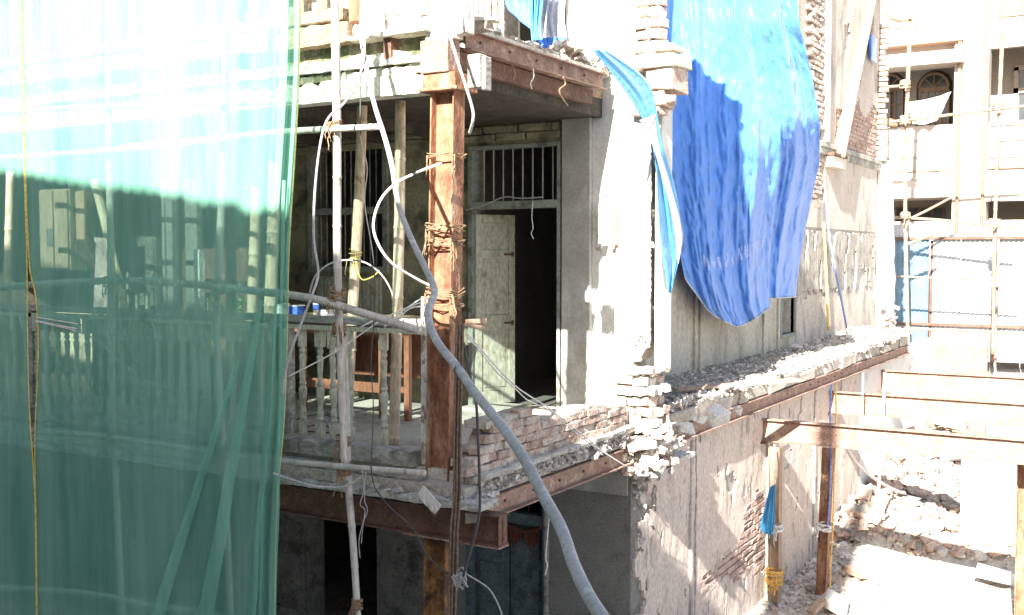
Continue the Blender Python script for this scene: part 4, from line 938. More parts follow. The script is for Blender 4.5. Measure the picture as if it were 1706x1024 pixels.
# round posts inside the verandah
for lab, px, Y, r in (('peeled round wooden post left of the middle, propping the upper slab in the verandah', ((604, 165), (598, 330), (590, 470), (583, 600), (578, 730)), 1.1, .048),
                      ('peeled round wooden post nearest the rusty pillar, propping the upper slab', ((667, 168), (666, 330), (662, 520), (656, 745)), .55, .045),
                      ('knotty wooden post behind the green net edge under the upper slab', ((457, 170), (456, 350), (450, 520), (440, 740)), .6, .055),
                      ('slim knotty wooden post behind the net left of the knotty one', ((430, 170), (426, 350), (420, 520), (412, 740)), .9, .05)):
    bamboo(lab, [(a_, b_, dict(Y=Y)) for a_, b_ in px], r, group='round props inside the verandah', m=M['wood_pole'], name='wooden_post', cat='post', node=.7, taper=1.1)
# desk
dk = thing('wooden_desk', 'red brown wooden desk standing on the verandah behind the railing', 'desk', P(600, 690, Y=2.2))
dz = .98; x0, x1 = P(488, 560, Y=1.9).x, P(690, 560, Y=1.9).x
mb = MB(); mb.mm(x0, x1, 1.8, 2.55, dz-.03, dz); mb.build('top', M['redwood'], dk, bevel=.005)
mb = MB(); mb.mm(x0+.03, x1-.03, 1.84, 1.86, dz-.14, dz-.03); mb.build('apron', M['redwood'], dk)
for x in (x0+.18, P(636, 600, Y=1.85).x, x1-.05):
    mb = MB(); mb.mm(x-.03, x+.03, 1.83, 1.89, .0, dz-.03); mb.build('leg', M['redwood'], dk, bevel=.004)
for x in (x0+.18, x1-.05):
    mb = MB(); mb.mm(x-.03, x+.03, 2.44, 2.5, .0, dz-.03); mb.build('leg', M['redwood'], dk, bevel=.004)
mb = MB(); mb.mm(x0+.2, P(636, 600, Y=1.85).x-.03, 1.85, 1.87, .26, .36); mb.mm(P(636, 600, Y=1.85).x+.03, x1-.08, 1.85, 1.87, .28, .34); mb.build('stretcher', M['redwood'], dk)
mb = MB(); mb.mm(x0+.2, x1-.08, 2.46, 2.48, .35, .9); mb.build('modesty_panel', M['redwood'], dk)
# light coloured board top lying on the desk
t = thing('table_board', 'pale board lying along the top of the red brown desk', 'board', P(600, 525, Y=2)); mb = MB(); mb.mm(x0-.2, x1+.1, 1.75, 2.5, dz+.003, dz+.03); mb.build('sheet', M['planks'], t, bevel=.003)
bt = thing('bottle', 'white plastic bottle with a blue label standing on the pale board by the bamboo pole', 'bottle', P(528, 515, Y=2.1))
bz = dz+.032; c = P(527, 515, Y=2.1); vs, fs_ = lathe([(0, .03), (.01, .036), (.13, .036), (.16, .015), (.19, .014)], 12); mb = MB(); mb.add([(v[0]+c.x, v[1]+2.1, v[2]+bz) for v in vs], fs_); mb.build('body', M['plastic_white'], bt, smooth=True)
vs, fs_ = lathe([(.05, .0375), (.11, .0375)], 12); mb = MB(); mb.add([(v[0]+c.x, v[1]+2.1, v[2]+bz) for v in vs], fs_); mb.build('label', M['plastic_blue'], bt)
for lab, px, w_, h_, m_ in (('small blue and white carton beside the net edge on the board', 492, .14, .09, 'plastic_blue'), ('white tub on the board behind the net edge', 468, .12, .10, 'plastic_white'), ('low white box right of the bottle on the board', 545, .1, .05, 'plastic_white')):
    c = P(px, 512, Y=2.0); t = thing('box', lab, 'box', (c.x, 2.0, bz)); mb = MB(); mb.mm(c.x-w_/2, c.x+w_/2, 1.95, 2.07, bz, bz+h_); mb.build('carton', M[m_], t, bevel=.004); mb = MB(); mb.mm(c.x-w_/2-.004, c.x+w_/2+.004, 1.946, 2.074, bz+h_, bz+h_+.012); mb.build('lid', M['plastic_white'], t)
# leafy plant behind the net
pt = thing('potted_plant', 'bright green leafy plant standing on a shelf behind the green net', 'plant', P(385, 520, Y=.9))
c = P(385, 512, Y=.9); mb = MB()
for i in range(130):
    a_ = RND.uniform(0, 6.28); rr = RND.uniform(.02, .28); p = Vector((c.x+rr*cos(a_), .9+rr*.4*sin(a_), c.z-.02+RND.uniform(-.05, .1))); R = Matrix.Rotation(RND.random()*6, 3, 'Z') @ Matrix.Rotation(RND.uniform(-.8, .8), 3, 'X')
    s_ = RND.uniform(.03, .06); mb.add([p+R @ Vector(v) for v in ((-s_, 0, 0), (0, -s_*.35, 0), (s_, 0, 0), (0, s_*.35, 0))], [(0, 1, 2, 3)])
mb.build('foliage', M['leaf'], pt)
mb = MB(); mb.mm(c.x-.12, c.x+.12, .8, 1.0, c.z-.26, c.z-.06); mb.build('pot', M['tile'], pt, bevel=.01)
mb = MB(); mb.mm(c.x-.35, c.x+.35, .75, 1.05, c.z-.29, c.z-.262); mb.build('shelf', M['grey_wood'], pt)
# cabinet and hanging things seen through the net on the left
cb = thing('wall_cabinet', 'tan plywood cabinet catching the sun behind the far left of the net', 'cabinet', P(92, 450, Y=.55))
a, b = P(67, 316, Y=.55), P(118, 450, Y=.55)
mb = MB(); mb.mm(a.x, b.x, .55, .85, b.z, a.z); mb.build('carcass', M['planks'], cb, bevel=.005)
for k in range(2):
    w_ = (b.x-a.x)/2; mb = MB(); mb.mm(a.x+.01+w_*k, a.x+w_*(k+1)-.012, .525, .55, b.z+.02, a.z-.02); mb.build('door_leaf', M['planks'], cb, bevel=.004)
mb = MB(); c = P(83, 395, Y=.52); mb.mm(c.x-.05, c.x+.06, .515, .5245, c.z-.09, c.z+.09); mb.build('vent', M['lowdark'], cb)
t = thing('hanging_cloth', 'orange brown cloth hanging beside the plywood cabinet behind the net', 'cloth', P(130, 430, Y=.6)); mb = MB(); a, b = P(124, 318, Y=.6), P(140, 400, Y=.6); mb.mm(a.x, b.x, .6, .63, b.z, a.z, j=.01); mb.build('fold', M['tile'], t, bevel=.01)
for i, (lab, px) in enumerate((('leftmost upright post behind the net at the left picture edge', ((18, 285), (14, 420), (8, 600))),
     ('diagonal peeled brace leaning behind the net under its sunlit part', ((158, 300), (182, 400), (205, 500), (215, 560))),
     ('lower diagonal brace crossing the balusters behind the net', ((190, 560), (215, 620), (245, 680))),)):
    bamboo(lab, [(a_, b_, dict(Y=.35)) for a_, b_ in px], .045 if i < 2 else .03, group='braces behind the net', m=M['wood_pole'], name='wooden_post', cat='post', node=.7)
for lab, px0, px1, py0, py1 in (('pale concrete post behind the middle of the net', 268, 292, 330, 750), ('wide pale pier behind the net right of its middle', 308, 332, 420, 700), ('narrow white painted post in sun strips behind the net', 322, 334, 415, 640)):
    a, b = P(px0, py0, Y=.7 if px0 != 322 else .45), P(px1, py1, Y=.7 if px0 != 322 else .45); t = thing('verandah_post', lab, 'post', (a.x, a.y, 0)); mb = MB(); mb.mm(a.x, b.x, a.y, a.y+.08, .0, 2.89 if px0 != 322 else P(328, 415, Y=.45).z); mb.build('shaft', M['concrete'] if px0 != 322 else M['white_wood'], t, bevel=.006)
for i, px_ in enumerate((200, 213, 228, 245, 345, 360, 400, 412)):
    a = P(px_, 560, Y=1.2); t = thing('fence_batten', ['leftmost of the thin battens right of the diagonal brace behind the net', 'second thin batten from the left behind the net', 'third thin batten from the left behind the net', 'thin batten just left of the pale concrete post behind the net', 'thin batten right of the sunlit white post behind the net', 'thin batten under the leafy plant behind the net', 'thin batten between the plant and the knotty posts behind the net', 'rightmost of the thin battens behind the net'][i], 'batten', (a.x, 1.2, 0), group='thin battens behind the net'); mb = MB(); mb.mm(a.x-.02, a.x+.02, 1.2, 1.23, 0, 1.2+.3*RND.random()); mb.build('strip', M['grey_wood'], t)
for lab, xa, xb, y_, h_, m_ in (('wide dark cupboard added left behind the net to cover the lit wall', -6.3, -5.2, 1.5, 1.9, 'lowdark'), ('dark brown cupboard added in the middle behind the net to cover the lit wall', -5.0, -3.9, 1.7, 1.75, 'rust_dark')):  # made-up fillers, added to darken the sunlit view behind the net
    t = thing('filler_cupboard', lab, 'filler_cupboard', ((xa+xb)/2, y_, 0)); mb = MB(); mb.mm(xa, xb, y_, y_+.35, .0, h_); mb.build('carcass', M[m_], t, bevel=.01)
    for k in range(2):
        mb = MB(); w_ = (xb-xa)/2; mb.mm(xa+w_*k+.02, xa+w_*(k+1)-.015, y_-.02, y_, .06, h_-.05); mb.build('door_leaf', M[m_], t, bevel=.006)
# clutter on the verandah floor
def s8(r): return (r.uniform(-4.5, -2.4), r.uniform(.5, 2.4), .01)
chunks('verandah_litter', 'small rubbish and dust scattered on the verandah floor', 240, s8, .01, .08, [M['grey_rubble'], M['pale_rubble'], M['red_rubble']], flat=.4)

# ================================================================== NETS AND SCAFFOLD
def net_panel(label, cols_l, cols_r, seed, edge_l, edge_r, fold):
    t = thing('debris_net', label, 'safety net', P(cols_l[-1][0], cols_l[-1][1], Y=-1.0), group='green debris netting sheets')
    L = smooth_pts([(a[0], a[1], 0) for a in cols_l], 6); R = smooth_pts([(a[0], a[1], 0) for a in cols_r], 6)
    at = lambda c, s_: c[min(int(s_*(len(c)-1)), len(c)-2)].lerp(c[min(int(s_*(len(c)-1)), len(c)-2)+1], s_*(len(c)-1)-min(int(s_*(len(c)-1)), len(c)-2))
    ns, nt_ = 150, 60; mb = MB()
    for j in range(nt_+1):
        for i in range(ns+1):
            s_ = i/ns; l, r = at(L, j/nt_), at(R, j/nt_); p = l.lerp(r, s_); t_ = j/nt_
            w = .02*noise.noise(Vector((s_*14, t_*1.2, seed))) + fold*max(0, s_-.45+.25*t_)*.08*sin(s_*38+t_*(11-9*s_)+noise.noise(Vector((t_*1.5, s_*3, seed)))*2.2) + fold*(max(0, s_-.86)/.14)*.05*sin(s_*150+t_*3) + .05*noise.noise(Vector((s_*3, t_*3, seed+3)))
            mb.v.append(tuple(P(p.x, p.y, Y=-1.0+w)))
    mb.f = [(j*(ns+1)+i, j*(ns+1)+i+1, (j+1)*(ns+1)+i+1, (j+1)*(ns+1)+i) for j in range(nt_) for i in range(ns)]; mb.m = [0]*len(mb.f)
    mb.build('mesh_fabric', M['net'], t, smooth=True)
    V = mb.v
    for on, ii in ((edge_l, 0), (edge_r, ns)):
        if on:
            q = [Vector(V[j*(ns+1)+ii])+Vector((0, -.006, 0)) for j in range(nt_+1)]; h = MB(); h.tube(q, .0055, 6); h.build('hem', M['yellow'], t, smooth=True)
    # slack pleats where the cloth is doubled
    if fold:
        for k_, (a_, b_, c_, d_) in enumerate((((432, 500), (440, 500), (322, 1060), (350, 1060)), ((460, 480), (465, 480), (412, 1060), (422, 1060)), ((392, 600), (400, 600), (240, 1060), (262, 1060)), ((470, 300), (476, 300), (455, 1060), (460, 1060)))):
            pl = MB()
            for j in range(41):
                t_ = j/40; sl_ = 2.5*noise.noise(Vector((t_*5, k_, 2)))
                l = Vector((a_[0]+(c_[0]-a_[0])*t_+sl_, a_[1]+(c_[1]-a_[1])*t_, 0)); r = Vector((b_[0]+(d_[0]-b_[0])*t_+sl_, l.y, 0))
                for q_ in range(4): p = l.lerp(r, q_/3); pl.v.append(tuple(P(p.x, p.y, Y=-1.06-.012*sin(pi*q_/3)-.02*t_*(1-t_))))
            pl.f = [(j*4+q_, j*4+q_+1, j*4+5+q_, j*4+4+q_) for j in range(40) for q_ in range(3)]; pl.m = [0]*len(pl.f)
            pl.build('pleat', M['net'], t, smooth=True)
    return t
net_panel('right hand green debris net with a bunched yellow hemmed edge beside the verandah', [(34, -80), (40, 120), (44, 300), (50, 440), (60, 490), (65, 560), (63, 640), (59, 740), (61, 860), (64, 1100)],
          [(502, -80), (499, 120), (492, 260), (482, 420), (479, 560), (474, 700), (462, 850), (457, 1100)], 1, True, True, 1)
net_panel('narrow green debris net at the far left of the picture, left of the slit', [(-160, -80), (-160, 500), (-160, 1100)],
          [(32, -80), (38, 120), (42, 300), (46, 440), (47, 560), (50, 680), (56, 770), (60, 860), (62, 1100)], 5, False, True, 0)
def hz(px, Y): return [(a, b, dict(Y=Y)) for a, b in px]
mainp = bamboo('tall near bamboo upright passing in front of the railing with bleached top', hz(((556, -60), (560, 120), (562, 260), (562, 420), (566, 560), (571, 700), (575, 800)), -.62), .033)
lowp = bamboo('lower near bamboo upright spliced on below the verandah edge', hz(((571, 560), (577, 690), (580, 800), (588, 900), (598, 1060)), -.56), .03)
b1 = bamboo('short white bamboo crosspiece high in front of the upper slab', hz(((200, 246), (380, 228), (490, 218), (634, 211)), -.68), .028)
b2 = bamboo('thick curved bamboo rail tied at balustrade height, cut end by the post', hz(((-80, 485), (60, 474), (200, 467), (330, 474), (430, 485), (520, 497), (600, 520), (700, 551)), -.7), .034)
b3 = bamboo('pale bamboo rail tied low in front of the verandah floor edge', hz(((-80, 712), (120, 722), (240, 736), (420, 762), (560, 776), (708, 788)), -.68), .026)
b4 = bamboo('lowest bamboo rail behind the foot of the net', hz(((-80, 975), (120, 985), (240, 1005), (400, 1030)), -.68), .028)
b5 = bamboo('bamboo upright behind the left part of the net', hz(((180, -60), (182, 250), (186, 480), (188, 680), (196, 860), (206, 1060)), -.62), .032)
b6 = bamboo('bamboo upright behind the right part of the net', hz(((379, -60), (372, 260), (362, 500), (364, 650), (372, 760), (386, 1060)), -.62), .032)
b7 = bamboo('topmost bamboo rail behind the sunlit top of the net', hz(((-80, 190), (150, 178), (330, 174), (495, 168)), -.68), .026)
b8 = bamboo('second bamboo rail just under the topmost one behind the sunlit net', hz(((-80, 268), (100, 256), (240, 246), (380, 232)), -.72), .026)
for (px, py, Y, ax, par, r) in ((557, 213, -.65, (0, 0, 1), mainp, .05), (562, 493, -.66, (.2, 0, 1), mainp, .055), (565, 548, -.6, (0, 0, 1), mainp, .045), (572, 738, -.58, (0, 0, 1), lowp, .05), (575, 780, -.62, (0, 0, 1), lowp, .055),
     (595, 1008, -.56, (0, 0, 1), lowp, .035), (186, 468, -.66, (0, 0, 1), b5, .055), (366, 478, -.66, (0, 0, 1), b6, .055), (188, 728, -.65, (0, 0, 1), b5, .05), (370, 752, -.65, (0, 0, 1), b6, .05), (182, 248, -.66, (0, 0, 1), b5, .05), (373, 230, -.66, (0, 0, 1), b6, .05)):
    lashing(P(px, py, Y=Y), ax, r, par, turns=9, tails=5)
w2 = P(592, 425, Y=1.05); lashing(w2, (0, 0, 1), .055, next(o for o in COL.objects if o.name.startswith('wooden_post') and not o.parent), turns=4, tails=4, m=M['yellow'], rr=.004)

# ================================================================== CABLES AND CORDS
wire('power_cable', 'thick grey power cable snaking across the whole picture in front of the pillar', 'cable',
     [(606, -40, 8.2), (603, 30, 8.1), (602, 60, 8.0), (610, 110, 7.8), (618, 150, 7.6), (627, 185, 7.4), (640, 225, 7.2), (653, 275, 7.0), (664, 340, 6.8), (684, 395, 6.6), (708, 445, 6.4), (724, 485, 6.2), (713, 522, 6.0), (726, 565, 5.7), (762, 612, 5.4), (792, 655, 5.0), (838, 712, 4.5), (874, 765, 4.1), (905, 825, 3.7), (935, 880, 3.4), (956, 940, 3.1), (985, 1000, 2.8), (1020, 1050, 2.6)],
     [.017, .017, .016, .017, .018, .02, .022, .0225, .022, .021, .0195, .018], M['cable_grey'], n=14)
b = P(765, 617, D=5.37); mb = MB(); d = (P(792, 655, D=5.0)-P(726, 565, D=5.7)).normalized(); mb.tube([b-d*.012, b+d*.012], .0265, 12)
mb.build('cable_tie', M['cable_black'], [o for o in COL.objects if o.name == 'power_cable'][0])
CG = 'loose cables round the pillar'
wire('cable', 'grey cable looping down left from the thick cable past the bamboo, black at its end', 'cable', [(607, 60, 7.9), (606, 100, 7.8), (592, 145, 7.7), (570, 175, 7.6), (545, 200, 7.5), (532, 250, 7.5), (524, 330, 7.5), (523, 400, 7.5), (530, 450, 7.5), (524, 480, 7.5), (505, 530, 7.5), (480, 600, 7.5), (470, 660, 7.5)], .009, M['cable_grey'], CG)
wire('cable', 'thin grey wire hanging straight down beside the left round post', 'cable', [(603, 70, 7.9), (600, 200, 7.8), (603, 240, 7.8), (612, 280, 7.8), (608, 340, 7.8), (622, 430, 7.8), (624, 520, 7.7), (618, 600, 7.7), (622, 680, 7.6), (618, 780, 7.6)], .004, M['cable_black'], CG)
wire('cable', 'short grey cable curling down over the pillar cap from the top edge', 'cable', [(737, -40, 7.8), (742, 20, 7.8), (750, 60, 7.7), (762, 100, 7.6), (775, 140, 7.6), (787, 180, 7.6), (788, 200, 7.6), (782, 222, 7.7)], .011, M['cable_grey'], CG)
wire('hose', 'pale hose curving from the pillar down to the railing post', 'hose', [(735, 272, 7.95), (700, 285, 7.8), (660, 305, 7.7), (633, 335, 7.7), (622, 375, 7.7), (632, 410, 7.7), (655, 440, 7.7), (690, 462, 7.75), (716, 476, 7.8)], .010, M['cable_white'], CG)
wire('cable', 'pale cable arching over the top rail behind the near bamboo', 'cable', [(515, 490, 8.2), (525, 460, 8.2), (548, 440, 8.2), (578, 433, 8.2), (610, 438, 8.2), (636, 458, 8.2), (652, 485, 8.2), (656, 510, 8.2)], .007, M['cable_grey'], CG)
wire('cord', 'yellow cord tied round the left round post', 'cord', [(593, 430, 9.0), (597, 455, 8.9), (605, 466, 8.9), (622, 460, 8.9), (632, 450, 8.9)], .006, M['yellow'], CG)
for i, (lab, off) in enumerate((('twin pale cable running from the pillar down to the broken corner, upper strand', 0), ('twin pale cable running from the pillar down to the broken corner, lower strand', 5))):
    wire('cable', lab, 'cable', [(776, 553+off, 7.6), (800, 580+off, 7.75), (828, 612+off*1.6, 7.9), (858, 642+off, 8.1), (880, 658+off*1.8, 8.3), (915, 680+off*.6, 8.6), (940, 700+off, 8.8), (975, 728+off, 9.1), (1005, 752+off*.3, 9.4), (1045, 778, 9.8)], .0055, M['cable_white'], CG)
wire('cable', 'black cable falling behind the thick cable from the bracket block', 'cable', [(772, 570, 7.6), (782, 620, 7.5), (793, 670, 7.4), (797, 740, 7.4), (799, 800, 7.4), (799, 850, 7.4), (790, 895, 7.4), (780, 930, 7.4), (772, 960, 7.4)], .010, M['cable_black'], CG)
wire('cable', 'grey cable sagging under the lowest verandah rail from the net edge', 'cable', [(455, 788, 7.6), (490, 800, 7.6), (530, 810, 7.6), (575, 810, 7.6), (600, 795, 7.6)], .007, M['cable_grey'], CG)
wire('cable', 'thin black wire drooping in front of the dark front I-beam', 'cable', [(618, 775, 7.6), (624, 810, 7.6), (650, 845, 7.6), (688, 880, 7.6), (712, 925, 7.6), (745, 955, 7.6), (772, 958, 7.6)], .005, M['cable_black'], CG)
wire('cable', 'thin cable curling right from the knot below the front beam end', 'cable', [(775, 955, 7.5), (800, 970, 7.5), (818, 985, 7.5), (835, 1020, 7.5), (838, 1050, 7.5)], .006, M['cable_grey'], CG)
wire('cord', 'frayed white strip hanging beside the blue green door frame', 'cord', [(916, 850, 9.6), (912, 890, 9.6), (909, 930, 9.6), (912, 940, 9.6), (908, 958, 9.6)], .006, M['rope_white'], CG)
for k_, (lab, pts) in enumerate((('tangled white string hanging under the lowest verandah rail', ((603, 782), (606, 815), (600, 840), (608, 850), (604, 880), (602, 905))), ('second tangled string left of the hanging board under the verandah', ((609, 785), (607, 830), (612, 850), (605, 870), (598, 900), (600, 930))))):
    wire('cord', lab, 'string', [(a_, b_, 7.7) for a_, b_ in pts], .0035, M['cable_grey'], CG)
wire('cord', 'black wire loop lying on the verandah floor behind the balusters', 'wire', [P(x_, y_, Z=.02) for x_, y_ in ((490, 700), (530, 690), (570, 700), (560, 712), (520, 708), (500, 716), (560, 722))], .006, M['cable_black'])
# bundle of thick ropes beside the pillar
rb = thing('rope_bundle', 'bundle of brown ropes hanging straight down right of the rusty pillar foot', 'rope', P(757, 1000, D=7.5))
for i in range(5):
    o_ = (i-2)*2.6; mb = MB(); mb.tube(smooth_pts([P(x_+o_+RND.uniform(-1, 1), y_, D=7.55+.02*(i % 2)) for x_, y_ in ((766, 540), (764, 640), (762, 740), (761, 820), (757, 880), (755, 950), (752, 1050))], 5), .0085, 6); mb.build('strand', M['rope_dark'], rb, smooth=True)
mb = MB()
for i in range(9):
    c = P(768+RND.uniform(-6, 8), 958+RND.uniform(-8, 8), D=7.45); q = [c+Vector((RND.uniform(-.05, .05), RND.uniform(-.03, .01), RND.uniform(-.07, .03))) for _ in range(4)]; mb.tube(smooth_pts(q, 4), .006, 5)
mb.build('knot', M['cable_grey'], rb)
for i, (lab, pts, m_) in enumerate((
    ('blue cord hanging from the near cross beam beside the brown steel prop', ((1385, 640), (1383, 700), (1384, 780), (1381, 850), (1378, 878)), 'rope_blue'),
    ('orange cord hanging down the brown steel prop', ((1392, 640), (1393, 700), (1390, 780), (1388, 870), (1384, 940), (1382, 1040)), 'rope_orange'),
    ('blue cord hanging in front of the middle and far cross beams', ((1438, 620), (1436, 690), (1434, 755)), 'rope_blue'))):
    wire('cord', lab, 'cord', [(a_, b_, 14.0 if i < 2 else 16.4) for a_, b_ in pts], .011, M[m_], 'cords hanging from the cross beams')
wire('cord', 'thin white rope dropping from the far cross beams to the rubble', 'cord', [(1474, 620, 16.4), (1471, 700, 16.4), (1466, 780, 16.4), (1461, 860, 16.4), (1458, 920, 16.4)], .022, M['rope_white'], 'cords hanging from the cross beams')
wire('hose', 'white hose curving from the near cross beam onto the sunlit rubble', 'hose', [(1410, 745, 13.9), (1425, 768, 14.2), (1450, 792, 14.8), (1478, 810, 15.6), (1500, 820, 16.5)], .022, M['cable_white'])
wire('cord', 'pale blue rope slanting down the side wall right of the tarpaulin', 'cord', [P(1374, 300, X=-.7), P(1380, 380, X=-.65), P(1392, 450, X=-.55), P(1411, 546, X=-.5)], .016, M['rope_blue'], 'ropes against the far side wall')
wire('cord', 'yellow rope hanging on the side wall right of the tarpaulin', 'cord', [P(1372, 370, X=-.9), P(1376, 440, X=-.88), P(1380, 550, X=-.85)], .022, M['yellow'], 'ropes against the far side wall')
wire('cord', 'frayed coir rope end dangling under the high beam', 'cord', [P(938, 128, X=-.22), P(942, 140, X=-.22), P(932, 150, X=-.22), P(938, 165, X=-.22), P(946, 176, X=-.22)], .008, M['rope'], 'rope ends under the high beam')
wire('cord', 'short coir tuft hanging at the left of the high beam', 'cord', [P(853, 108, X=-.22), P(857, 122, X=-.22), P(855, 134, X=-.22)], .008, M['rope'], 'rope ends under the high beam')
wire('cord', 'thin white string hanging under the high beam', 'cord', [P(888, 114, X=-.22), P(889, 128, X=-.22), P(884, 138, X=-.22), P(886, 148, X=-.22)], .005, M['rope_white'], 'rope ends under the high beam')
wire('cord', 'thin string dangling in the dark doorway from the transom', 'cord', [P(888, 335, Y=2.9), P(886, 360, Y=2.9), P(888, 380, Y=2.88), P(885, 388, Y=2.9), P(889, 398, Y=2.9)], .005, M['rope_white'])
wire('cable', 'old cable drooping along the door transom', 'cable', [P(775, 350, Y=2.85), P(810, 340, Y=2.88), P(840, 328, Y=2.9), P(870, 330, Y=2.9), P(905, 328, Y=2.9)], .008, M['cable_grey'])
for i, pts in enumerate((((60, 528), (160, 545), (235, 562), (330, 560), (420, 545), (480, 530)), ((60, 534), (150, 552), (230, 568), (330, 566), (430, 556), (480, 550)), ((60, 535), (150, 560), (210, 610), (300, 670)), ((190, 628), (260, 640), (340, 662), (420, 640)))):
    wire('cable', ['upper thin pale wire sagging behind the net', 'lower thin pale wire sagging behind the net', 'thin wire running down right behind the net', 'thin wire low between the balusters behind the net'][i], 'wire', [(a_, b_, 9.2-.0025*a_) for a_, b_ in pts], .005, M['cable_white'], 'wires sagging behind the net')
wire('cable', 'pale wire stretched from the net edge up to the railing post', 'wire', [(478, 628, 7.9), (560, 585, 7.9), (640, 530, 7.9), (705, 502, 7.9)], .005, M['cable_white'], CG)
for i, pts in enumerate((((640, 545), (668, 520), (700, 498)), ((655, 545), (680, 515), (712, 510)), ((600, 545), (640, 530), (700, 545)))):
    wire('cable', ['white wire crossing the end of the top rail, upper one', 'white wire crossing the end of the top rail, middle one', 'white wire crossing the end of the top rail, lowest one'][i], 'wire', [(a_, b_, 8.1) for a_, b_ in pts], .006, M['cable_white'], CG)

# ================================================================== COURTYARD
cp = [('sunlit tan steel prop with orange cord wrapping, under the nearest cross beam', P(1292, 745, D=14.0), P(1290, 1000, D=14.0), 'planks', .075),  # paler plank colour puts sunlight into the steel's tone
      ('brown steel prop tied with white cord, right of the sunlit tan prop', P(1380, 745, D=14.4), P(1366, 1040, D=14.4), 'rust', .07),
      ('orange rusted steel prop at the right picture edge', P(1708, 760, D=13), P(1702, 1060, D=13), 'rust', .08)]
for i, (lab, a, b, m_, w_) in enumerate(cp):
    t = thing('steel_prop', lab, 'prop', b, group='props in the courtyard'); b = b.copy(); b.z = min(b.z, -2.9)
    hcol(t, 'shaft', b, a, w_*2, w_*1.6, .012, M[m_])
    if i == 0:
        for py in (880, 955, 965): lashing(P(1290, py, D=13.9), (0, 0, 1), .10, t, turns=6, tails=8, m=M['rope_orange'] if py > 900 else M['rope_white'], rr=.009)
    if i == 1: lashing(P(1374, 878, D=14.3), (0, 0, 1), .105, t, turns=9, tails=2, m=M['rope_white'], rr=.011, spread=.03)
# blue rag
drape('blue_rag', 'small light blue rag hanging on a string beside the sunlit prop', [[(1282, 812), (1274, 845), (1267, 880), (1280, 890)], [(1292, 806), (1291, 840), (1290, 870), (1286, 892)]], P(1285, 850, D=13.6).y, M['tarp_cyan'], 'rag', 22, amp=.05)
wire('cord', 'string holding the light blue rag', 'cord', [(1290, 740, 13.8), (1293, 780, 13.7), (1290, 812, 13.6)], .008, M['rope_white'])
def onbank(r):
    while True:
        x, y = r.uniform(-.1, 7.5), r.uniform(5.5, 19.8)
        if r.random() < (1.0 if x < 1.6 else .2): return (x, y, gz(x, y))
chunks('yard_dust_rubble', 'fine pale chips strewn over the open yard', 9000, lambda r: (lambda x, y: (x, y, gz(x, y)))(r.uniform(1.2, 7.5), r.uniform(5.5, 19.8)), .015, .06, [M['pale_rubble'], M['mortar']])
chunks('yard_rubble', 'grey and pale rubble covering the courtyard floor', 7000, onbank, .02, .11, [M['grey_rubble'], M['pale_rubble'], M['red_rubble']], wts=[6, 5, 1])
stone_set(ground, 80, onbank, .1, .22, ['pale_rubble', 'grey_rubble', 'pale_rubble', 'grey_rubble', 'red_rubble'])
def onheap(r):
    x, y = r.uniform(-.1, 1.6), r.uniform(10, 19.5); return (x, y, gz(x, y)+.1*r.random())
chunks('brick_heap', 'heap of broken reddish bricks against the foot of the lower wall', 1500, onheap, .08, .26, [M['red_rubble'], M['red_rubble'], M['grey_rubble']])
stone_set(ground, 90, onheap, .15, .36, ['red_rubble', 'red_rubble', 'grey_rubble', 'mortar'])
def onridge(r):
    q = RIDGES[0] if r.random() < .6 else RIDGES[1]; t_ = r.random(); x = q[0]+(q[2]-q[0])*t_; y = q[1]+(q[3]-q[1])*t_+r.uniform(-.25, .25); return (x, y, gz(x, y))
chunks('ridge_rubble', 'broken brick edging the low ridges across the yard', 900, onridge, .06, .26, [M['red_rubble'], M['pale_rubble'], M['mortar']])
for lab, a, b, w_ in (('broken timber lying on the brick heap under the beams', P(1400, 855, Z=-2.5), P(1460, 838, Z=-2.5), .1), ('short timber in the shaded grey rubble', P(1408, 945, Z=-2.85), P(1440, 960, Z=-2.85), .12), ('timber sticking up from the rubble at the bottom', P(1350, 1020, Z=-2.8), P(1372, 1000, Z=-2.7), .09)):
    t = thing('timber', lab, 'timber', a); d = b-a; mb = MB(); mb.box((a+b)/2, (d.length, w_, w_*.6), d.to_track_quat('X', 'Z').to_matrix(), j=.01); mb.build('piece', M['planks'], t)
for i, (px, py, s_) in enumerate(((1403, 893, .16), (1410, 868, .18), (1392, 1005, .3), (1660, 958, .35))):
    c = P(px, py, Z=-2.8); mb = MB(); mb.box(c, (s_*1.3, s_, s_*.5), Matrix.Rotation(i*.9, 3, 'Z') @ Matrix.Rotation(.3, 3, 'X'), j=.03)
    mb.build('stone', M['pale_rubble'], None, bevel=.01, label=['white chunk lying in the shaded rubble below the brick heap', 'white chunk at the foot of the brick heap, upper of two', 'long pale stone at the bottom of the shaded rubble', 'flat pale stone standing proud in the sunlit rubble'][i], cat='stone', group='large stones in the courtyard')
# low white wall block in the yard
t = thing('low_yard_wall', 'low sunlit white wall block standing in the yard near the right edge', 'wall', P(1650, 900, Z=-2.95))
c = P(1600, 905, Z=-2.95); d = P(1692, 915, Z=-2.95); mb = MB(); mb.mm(c.x, d.x, c.y-.1, c.y+.2, -3, P(1650, 745, Y=c.y).z, j=.02); mb.build('masonry', M['white_plaster'], t, bevel=.02)
mb = MB(); mb.mm(d.x+.02, d.x+.12, c.y-.14, c.y+.2, -3, P(1650, 735, Y=c.y).z); mb.build('edge_board', M['planks'], t)
